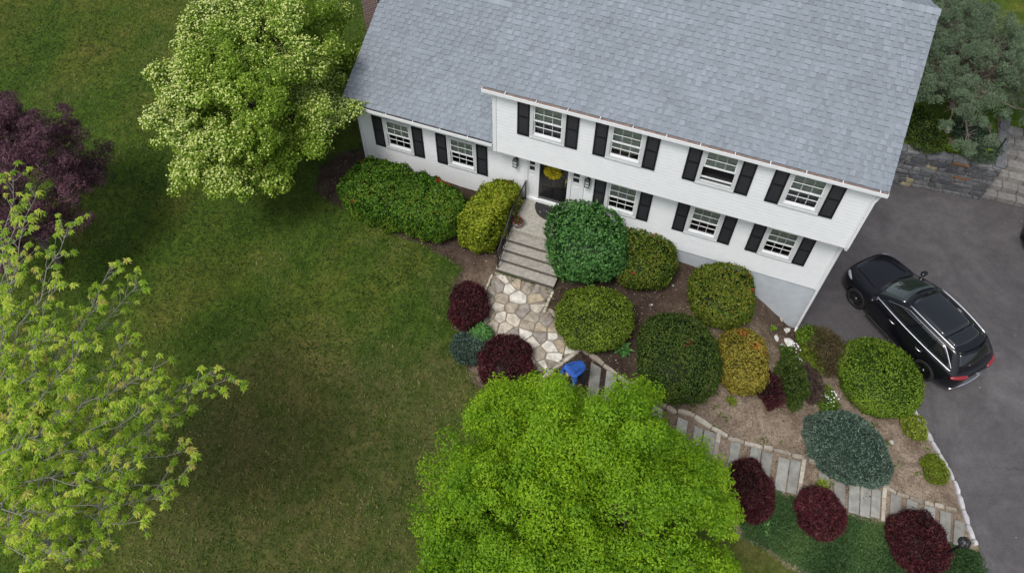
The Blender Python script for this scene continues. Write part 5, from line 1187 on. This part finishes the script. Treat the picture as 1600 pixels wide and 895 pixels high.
        # mirror
        bmm = bmesh.new(); bmesh.ops.create_uvsphere(bmm, u_segments=16, v_segments=10, radius=1)
        for v_ in bmm.verts: v_.co = Vector((v_.co.x*.085+.93-abs(v_.co.y)*.02, sg*1.03+v_.co.y*.135, 1.10+v_.co.z*.085))
        me_ = bpy.data.meshes.new('mirror'); bmm.to_mesh(me_); bmm.free(); me_.materials.append(C_p); me_.polygons.foreach_set('use_smooth', np.full(len(me_.polygons), True)); mo = bpy.data.objects.new('mirror', me_); COL.objects.link(mo); mo.parent = root
        for x in (.12, -.95):
            q = MB(); q.tube([(x+.11, sg*.945, .90), (x+.06, sg*.972, .905), (x-.06, sg*.972, .91), (x-.11, sg*.945, .91)], [.012, .017, .017, .012], 6); q.build('door_handle', M['chrome'], root, smooth=True)
        # lights
        def blobm(nm, mat, cx, cy, cz, sx, sy, sz, rz_):
            bmm = bmesh.new(); bmesh.ops.create_uvsphere(bmm, u_segments=18, v_segments=12, radius=1); mt = Matrix.Translation((cx, cy, cz)) @ Matrix.Rotation(rz_, 4, 'Z') @ Matrix.Diagonal((sx, sy, sz, 1)); bmm.transform(mt)
            me_ = bpy.data.meshes.new(nm); bmm.to_mesh(me_); bmm.free(); me_.materials.append(mat); me_.polygons.foreach_set('use_smooth', np.full(len(me_.polygons), True)); o = bpy.data.objects.new(nm, me_); COL.objects.link(o); o.parent = root
        blobm('headlight', C_hl, 2.06, sg*.755, .80, .20, .075, .075, -sg*R(28)); blobm('tail_light', C_red, -2.20, sg*.62, .945, .085, .28, .07, -sg*R(24))
        q = MB(); q.box(-.9, .9, sg*.93, sg*.965, .24, .32); q.build('sill_trim', C_pl, root, bevel=.01)
    q = MB(); q.tube([(-2.335, u*.5, .80-.0) for u in ls(-1, 1, 7)], .010, 5); q.build('tailgate_strip', M['chrome'], root)
    q = MB(); q.tube([(-2.33+.10*u*u, u*.74, .42) for u in ls(-1, 1, 9)], .03, 6); q.build('bumper_trim', M['chrome'], root, smooth=True)
    q = MB(); mt = Matrix.Translation((-2.345, 0, .90)) @ Matrix.Rotation(R(-90), 4, 'Y')
    q.tube([tuple(mt @ Vector((math.cos(a)*.05, math.sin(a)*.05, 0))) for a in ls(0, 6.283, 17)], .007, 5)
    for a in (0, 2.094, 4.189): q.tube([tuple(mt @ Vector((0, 0, 0))), tuple(mt @ Vector((math.cos(a)*.05, math.sin(a)*.05, 0)))], .006, 4)
    q.build('emblem', M['chrome'], root)
    q = MB()
    for k, z in enumerate((.52, .62, .72)): q.tube([(2.34-.16*u*u, u*.42, z) for u in ls(-1, 1, 9)], .014, 5)
    q.build('grille', C_pl, root)
    q = MB()
    for sg in (1, -1): q.tube([(2.1, sg*.50, .955), (1.7, sg*.56, 1.012), (1.25, sg*.64, 1.062)], .008, 4)
    q.build('hood_crease', C_p, root)
    q = MB(); q.tube([(1.12, .5, 1.10), (.95, .15, 1.175)], .008, 4); q.tube([(1.16, .0, 1.10), (1.0, -.38, 1.16)], .008, 4); q.build('wipers', C_pl, root)
    # wheels
    for x in (1.45, -1.42):
        for sg in (1, -1):
            wh = empty('wheel', (x, sg*.80, .365)); wh.parent = root
            mt = Matrix.Rotation(R(-90*sg), 4, 'X')
            q = MB(); q.lathe([(.23, -.10), (.33, -.11), (.362, -.08), (.365, 0), (.362, .08), (.335, .125), (.255, .13), (.25, .09)], 32, mt); q.build('tyre', C_t, wh, smooth=True)
            q = MB(); q.lathe([(.25, .125), (.265, .135), (.255, .12), (.24, .06), (.235, -.08)], 32, mt)
            for k in range(10):
                a = k*math.pi/5; d = Vector((math.cos(a), math.sin(a), 0)); t_ = Vector((-d.y, d.x, 0)); 
                for o_ in (-1, 1):
                    a_, b_ = d*.05+Vector((0, 0, .115)), d*.25+t_*o_*.022+Vector((0, 0, .12)); q.tube([tuple(mt @ a_), tuple(mt @ b_)], [.012, .010], 4)
            q.lathe([(0, .13), (.05, .128), (.06, .11), (.05, .08)], 16, mt); q.build('rim', C_r, wh)
            q = MB(); q.lathe([(0, .03), (.235, .03)], 24, mt); q.build('brake_disc', C_pl, wh)
    return root
car = make_car(); K = 1.115
hd = math.atan2(.665, -.748)
car.scale = (K, K, K); car.rotation_euler = (0, 0, hd); f2 = Vector((math.cos(hd), math.sin(hd), 0)); l2 = Vector((-f2.y, f2.x, 0))
mid = Vector((13.83, .64, 0)); loc = mid-l2*(.90*K)-f2*(.015*K); car.location = (loc.x, loc.y, DRIVE_Z)
tag(car, 'black wagon with silver roof rails parked on the driveway beside the house', 'car', 'cars on the driveway')
def copy_car(o, parent=None):
    c = o.copy(); COL.objects.link(c); c.parent = parent
    for ch in list(o.children): copy_car(ch, c)
    return c
_a, _b = P(1597, 330, DRIVE_Z), P(1597, 400, DRIVE_Z); HD2 = math.degrees(math.atan2(_b[1]-_a[1], _b[0]-_a[0]))-12+180; c2 = copy_car(car); hd2 = R(HD2); f3 = Vector((math.cos(hd2), math.sin(hd2), 0)); l3 = Vector((-f3.y, f3.x, 0)); wp = Vector((18.22, 7.25, 0)); loc = wp-f3*(-1.42*K)-l3*(.93*K)
c2.rotation_euler = (0, 0, hd2); c2.location = (loc.x, loc.y, DRIVE_Z); tag(c2, 'second black car almost entirely cut off by the right edge', 'car', 'cars on the driveway')

# ------------------------------------------------------------------ person bending over on the walk
def skin_obj(name, pts, edges, radii, mat, parent, lv=2, root_i=0):
    me = bpy.data.meshes.new(name); me.from_pydata(pts, edges, []); o = bpy.data.objects.new(name, me); COL.objects.link(o); o.parent = parent
    m1 = o.modifiers.new('skin', 'SKIN'); 
    for i, rr_ in enumerate(radii): 
        rr_ = rr_ if hasattr(rr_, '__len__') else (rr_, rr_); me.skin_vertices[0].data[i].radius = rr_
    me.skin_vertices[0].data[root_i].use_root = True; m1.use_smooth_shade = True; add_sub(o, lv); me.materials.append(mat); return o
g_ = G(903, 596); person = empty('person', tuple(g_), math.atan2(*( -(CR[1]+.5*CF[1]*0), -CR[0]))); person.rotation_euler = (0, 0, R(20.2+180+35))
tag(person, 'person in a blue top bending forward, partly hidden by the bright tree', 'person')
Sk = plain('skin', (.45, .28, .20), .5, var=.05); Bl_ = plain('blue_cloth', (.022, .10, .42), .7, var=.25, scale=5, bump=.4); Jn = plain('dark_trousers', (.02, .022, .03), .8)
skin_obj('body', [(0,0,.84),(.16,0,.97),(.34,0,.98),(.47,0,.955),(.56,0,.92),(.64,0,.87),   # spine, neck, head
                  (0,.10,.84),(.03,.13,.45),(-.04,.14,.07),(.12,.15,.03), (0,-.10,.84),(.05,-.14,.45),(-.02,-.15,.07),(.14,-.16,.03),
                  (.36,.19,.97),(.42,.27,.74),(.56,.22,.50),(.60,.21,.43), (.36,-.19,.97),(.40,-.27,.74),(.54,-.22,.50),(.58,-.21,.43)],
         [(0,1),(1,2),(2,3),(3,4),(4,5),(0,6),(6,7),(7,8),(8,9),(0,10),(10,11),(11,12),(12,13),(2,14),(14,15),(15,16),(16,17),(2,18),(18,19),(19,20),(20,21)],
         [.12,.11,.11,.06,.095,.09,.085,.065,.045,.04,.095,.065,.045,.04,.065,.045,.034,.03,.065,.045,.034,.03], Sk, person)
skin_obj('blue_top', [(-.03,0,.88),(.16,0,1.04),(.34,0,1.07),(.50,0,1.0),(.36,.20,1.01),(.42,.28,.75),(.52,.24,.56),(.36,-.20,1.01),(.40,-.28,.75),(.50,-.24,.56)],
         [(0,1),(1,2),(2,3),(2,4),(4,5),(5,6),(2,7),(7,8),(8,9)], [(.20,.20),(.21,.20),(.22,.20),.13,.095,.07,.058,.095,.07,.058], Bl_, person, 2, 1)
skin_obj('trousers', [(0,0,.86),(0,.11,.82),(.03,.135,.45),(-.04,.145,.10),(0,-.11,.82),(.05,-.145,.45),(-.02,-.155,.10)], [(0,1),(1,2),(2,3),(0,4),(4,5),(5,6)], [.17,.13,.095,.075,.13,.095,.075], Jn, person)
bmm = bmesh.new(); bmesh.ops.create_uvsphere(bmm, u_segments=18, v_segments=12, radius=1); bmm.transform(Matrix.Translation((.62, 0, .925)) @ Matrix.Rotation(R(40), 4, 'Y') @ Matrix.Diagonal((.125, .10, .105, 1))); me = bpy.data.meshes.new('hair'); bmm.to_mesh(me); bmm.free(); me.materials.append(plain('dark_hair', (.02, .015, .012), .6)); me.polygons.foreach_set('use_smooth', np.full(len(me.polygons), True)); o = bpy.data.objects.new('hair', me); COL.objects.link(o); o.parent = person
for sg in (1, -1):
    hb = Vector((.60, sg*.21, .43)) 
    for k in range(4):
        y = sg*.21+(k-1.5)*.019; ln = (.062, .074, .07, .055)[k]
        skin_obj('finger', [(.60, y, .415), (.612, y, .375), (.62, y, .375-ln*.5), (.612, y, .375-ln)], [(0,1),(1,2),(2,3)], [.011,.009,.0085,.007], Sk, person, 1)
    skin_obj('thumb', [(.60, sg*.185, .425), (.615, sg*.165, .39), (.625, sg*.163, .36)], [(0,1),(1,2)], [.012,.010,.008], Sk, person, 1)

# ------------------------------------------------------------------ grass blades catching light over the lawn
NG = 170000; r = np.random.RandomState(31); X = r.uniform(-27, 9, NG); Y = r.uniform(-19, 14, NG)
inb = np.ones(NG, bool)
for pl in (BEDA, BEDB, BEDE, FLAG, COV): inb &= sdist(X, Y, pl) > r.uniform(-.25, .1, NG)
inb &= sdist(X, Y, DRIVE) > .1; inb &= ~((Y > -.1) & (X > -5.3)); X, Y = X[inb], Y[inb]; Z = H(X, Y)
Q = np.c_[X, Y, Z+.02]
# keep what can be seen
n = len(Q); a = r.uniform(0, 6.28, n); L_ = r.uniform(.05, .13, n); wd = r.uniform(.012, .03, n); ln = r.uniform(.3, 1.1, n)
d = np.c_[np.cos(a)*ln, np.sin(a)*ln, np.ones(n)*.6]; d = unit(d)*L_[:, None]; sd_ = np.c_[-np.sin(a), np.cos(a), np.zeros(n)]*wd[:, None]
V = np.stack([Q-sd_, Q+sd_, Q+d], 1).reshape(-1, 3); F_ = np.arange(len(V)).reshape(-1, 3)
vg = np.clip(.42+.22*wob(np.c_[X, Y, np.zeros(n)], 40, 1.1)+.12*wob(np.c_[X, Y, np.zeros(n)], 41, 4.)+r.normal(0, .22, n)+.22*worn(X, Y)-.05, 0, 1)
L_grass = leafmat('grass_blade', [(0, (.026, .055, .007)), (.45, (.062, .105, .014)), (.8, (.115, .145, .03)), (1, (.20, .19, .07))], trans=.2, gloss=.02)
tag(mesh_np('grass', V, F_, L_grass, None, vg), 'mottled dark green lawn grass with tan worn patches', 'grass', kind='stuff')

# ------------------------------------------------------------------ bark chips, dead leaves and gravel on the beds
r = np.random.RandomState(77); NC = 26000; X = r.uniform(-6, 16, NC); Y = r.uniform(-12, .2, NC)
inb = np.zeros(NC, bool)
for pl in (BEDA, BEDB, BEDC, BEDE): inb |= sdist(X, Y, pl) < .1
inb &= sdist(X, Y, FLAG) > .02; inb &= sdist(X, Y, DRIVE) > .05; inb &= Y < -.05; X, Y = X[inb], Y[inb]; n = len(X)
Q = np.c_[X, Y, H(X, Y)+.012]; lv = Leaves(); lv.quads(Q, np.tile([0, 0, 1.], (n, 1)), .055, .028, .45, np.clip(r.rand(n)**1.6, 0, 1))
tag(lv.build('bark_chips', leafmat('bark_chip', [(0, (.05, .035, .025)), (.5, (.15, .10, .07)), (.85, (.30, .23, .17)), (1, (.50, .45, .38))], trans=0, gloss=.01), None), 'bark chips, dead leaves and gravel strewn over the garden beds', 'mulch', kind='stuff')

NC = 420; X = r.uniform(10.9, 20, NC); Y = r.uniform(-9, 8.2, NC); e = sdist(X, Y, DRIVE); inb = (e < -.03) & ((e > -.5) | (r.rand(NC) < .12)); X, Y = X[inb], Y[inb]; n = len(X)
lv = Leaves(); lv.quads(np.c_[X, Y, np.full(n, DRIVE_Z+.012)], np.tile([0, 0, 1.], (n, 1)), .06, .035, .25, r.rand(n))
tag(lv.build('fallen_leaves', bpy.data.materials['bark_chip'], None), 'scattered fallen leaf bits along the driveway edges', 'fallen leaves', kind='stuff')

# small weeds dotted over the sandy bed
r = np.random.RandomState(9); wl = []
V = []; vv = []
for k in range(46):
    px, py = r.uniform(1050, 1480), r.uniform(600, 780); q = G(px, py)
    if sdist(np.array([q[0]]), np.array([q[1]]), BEDB)[0] > -.1: continue
    for j in range(int(r.uniform(6, 22))):
        a = r.uniform(0, 6.28); l = r.uniform(.03, .09); o = q+np.array([r.normal(0, .06), r.normal(0, .06), .01]); d = np.array([math.cos(a), math.sin(a), .5]); sd_ = np.array([-math.sin(a), math.cos(a), 0])*l*.3
        V += [o, o+d*l*.5-sd_, o+d*l, o+d*l*.5+sd_]; vv.append(r.uniform(.1, .8))
tag(mesh_np('seedlings', np.array(V), np.arange(len(V)).reshape(-1, 4), L_azal, None, vv), 'tiny green seedlings dotted over the bare sandy bed', 'weeds', kind='stuff')
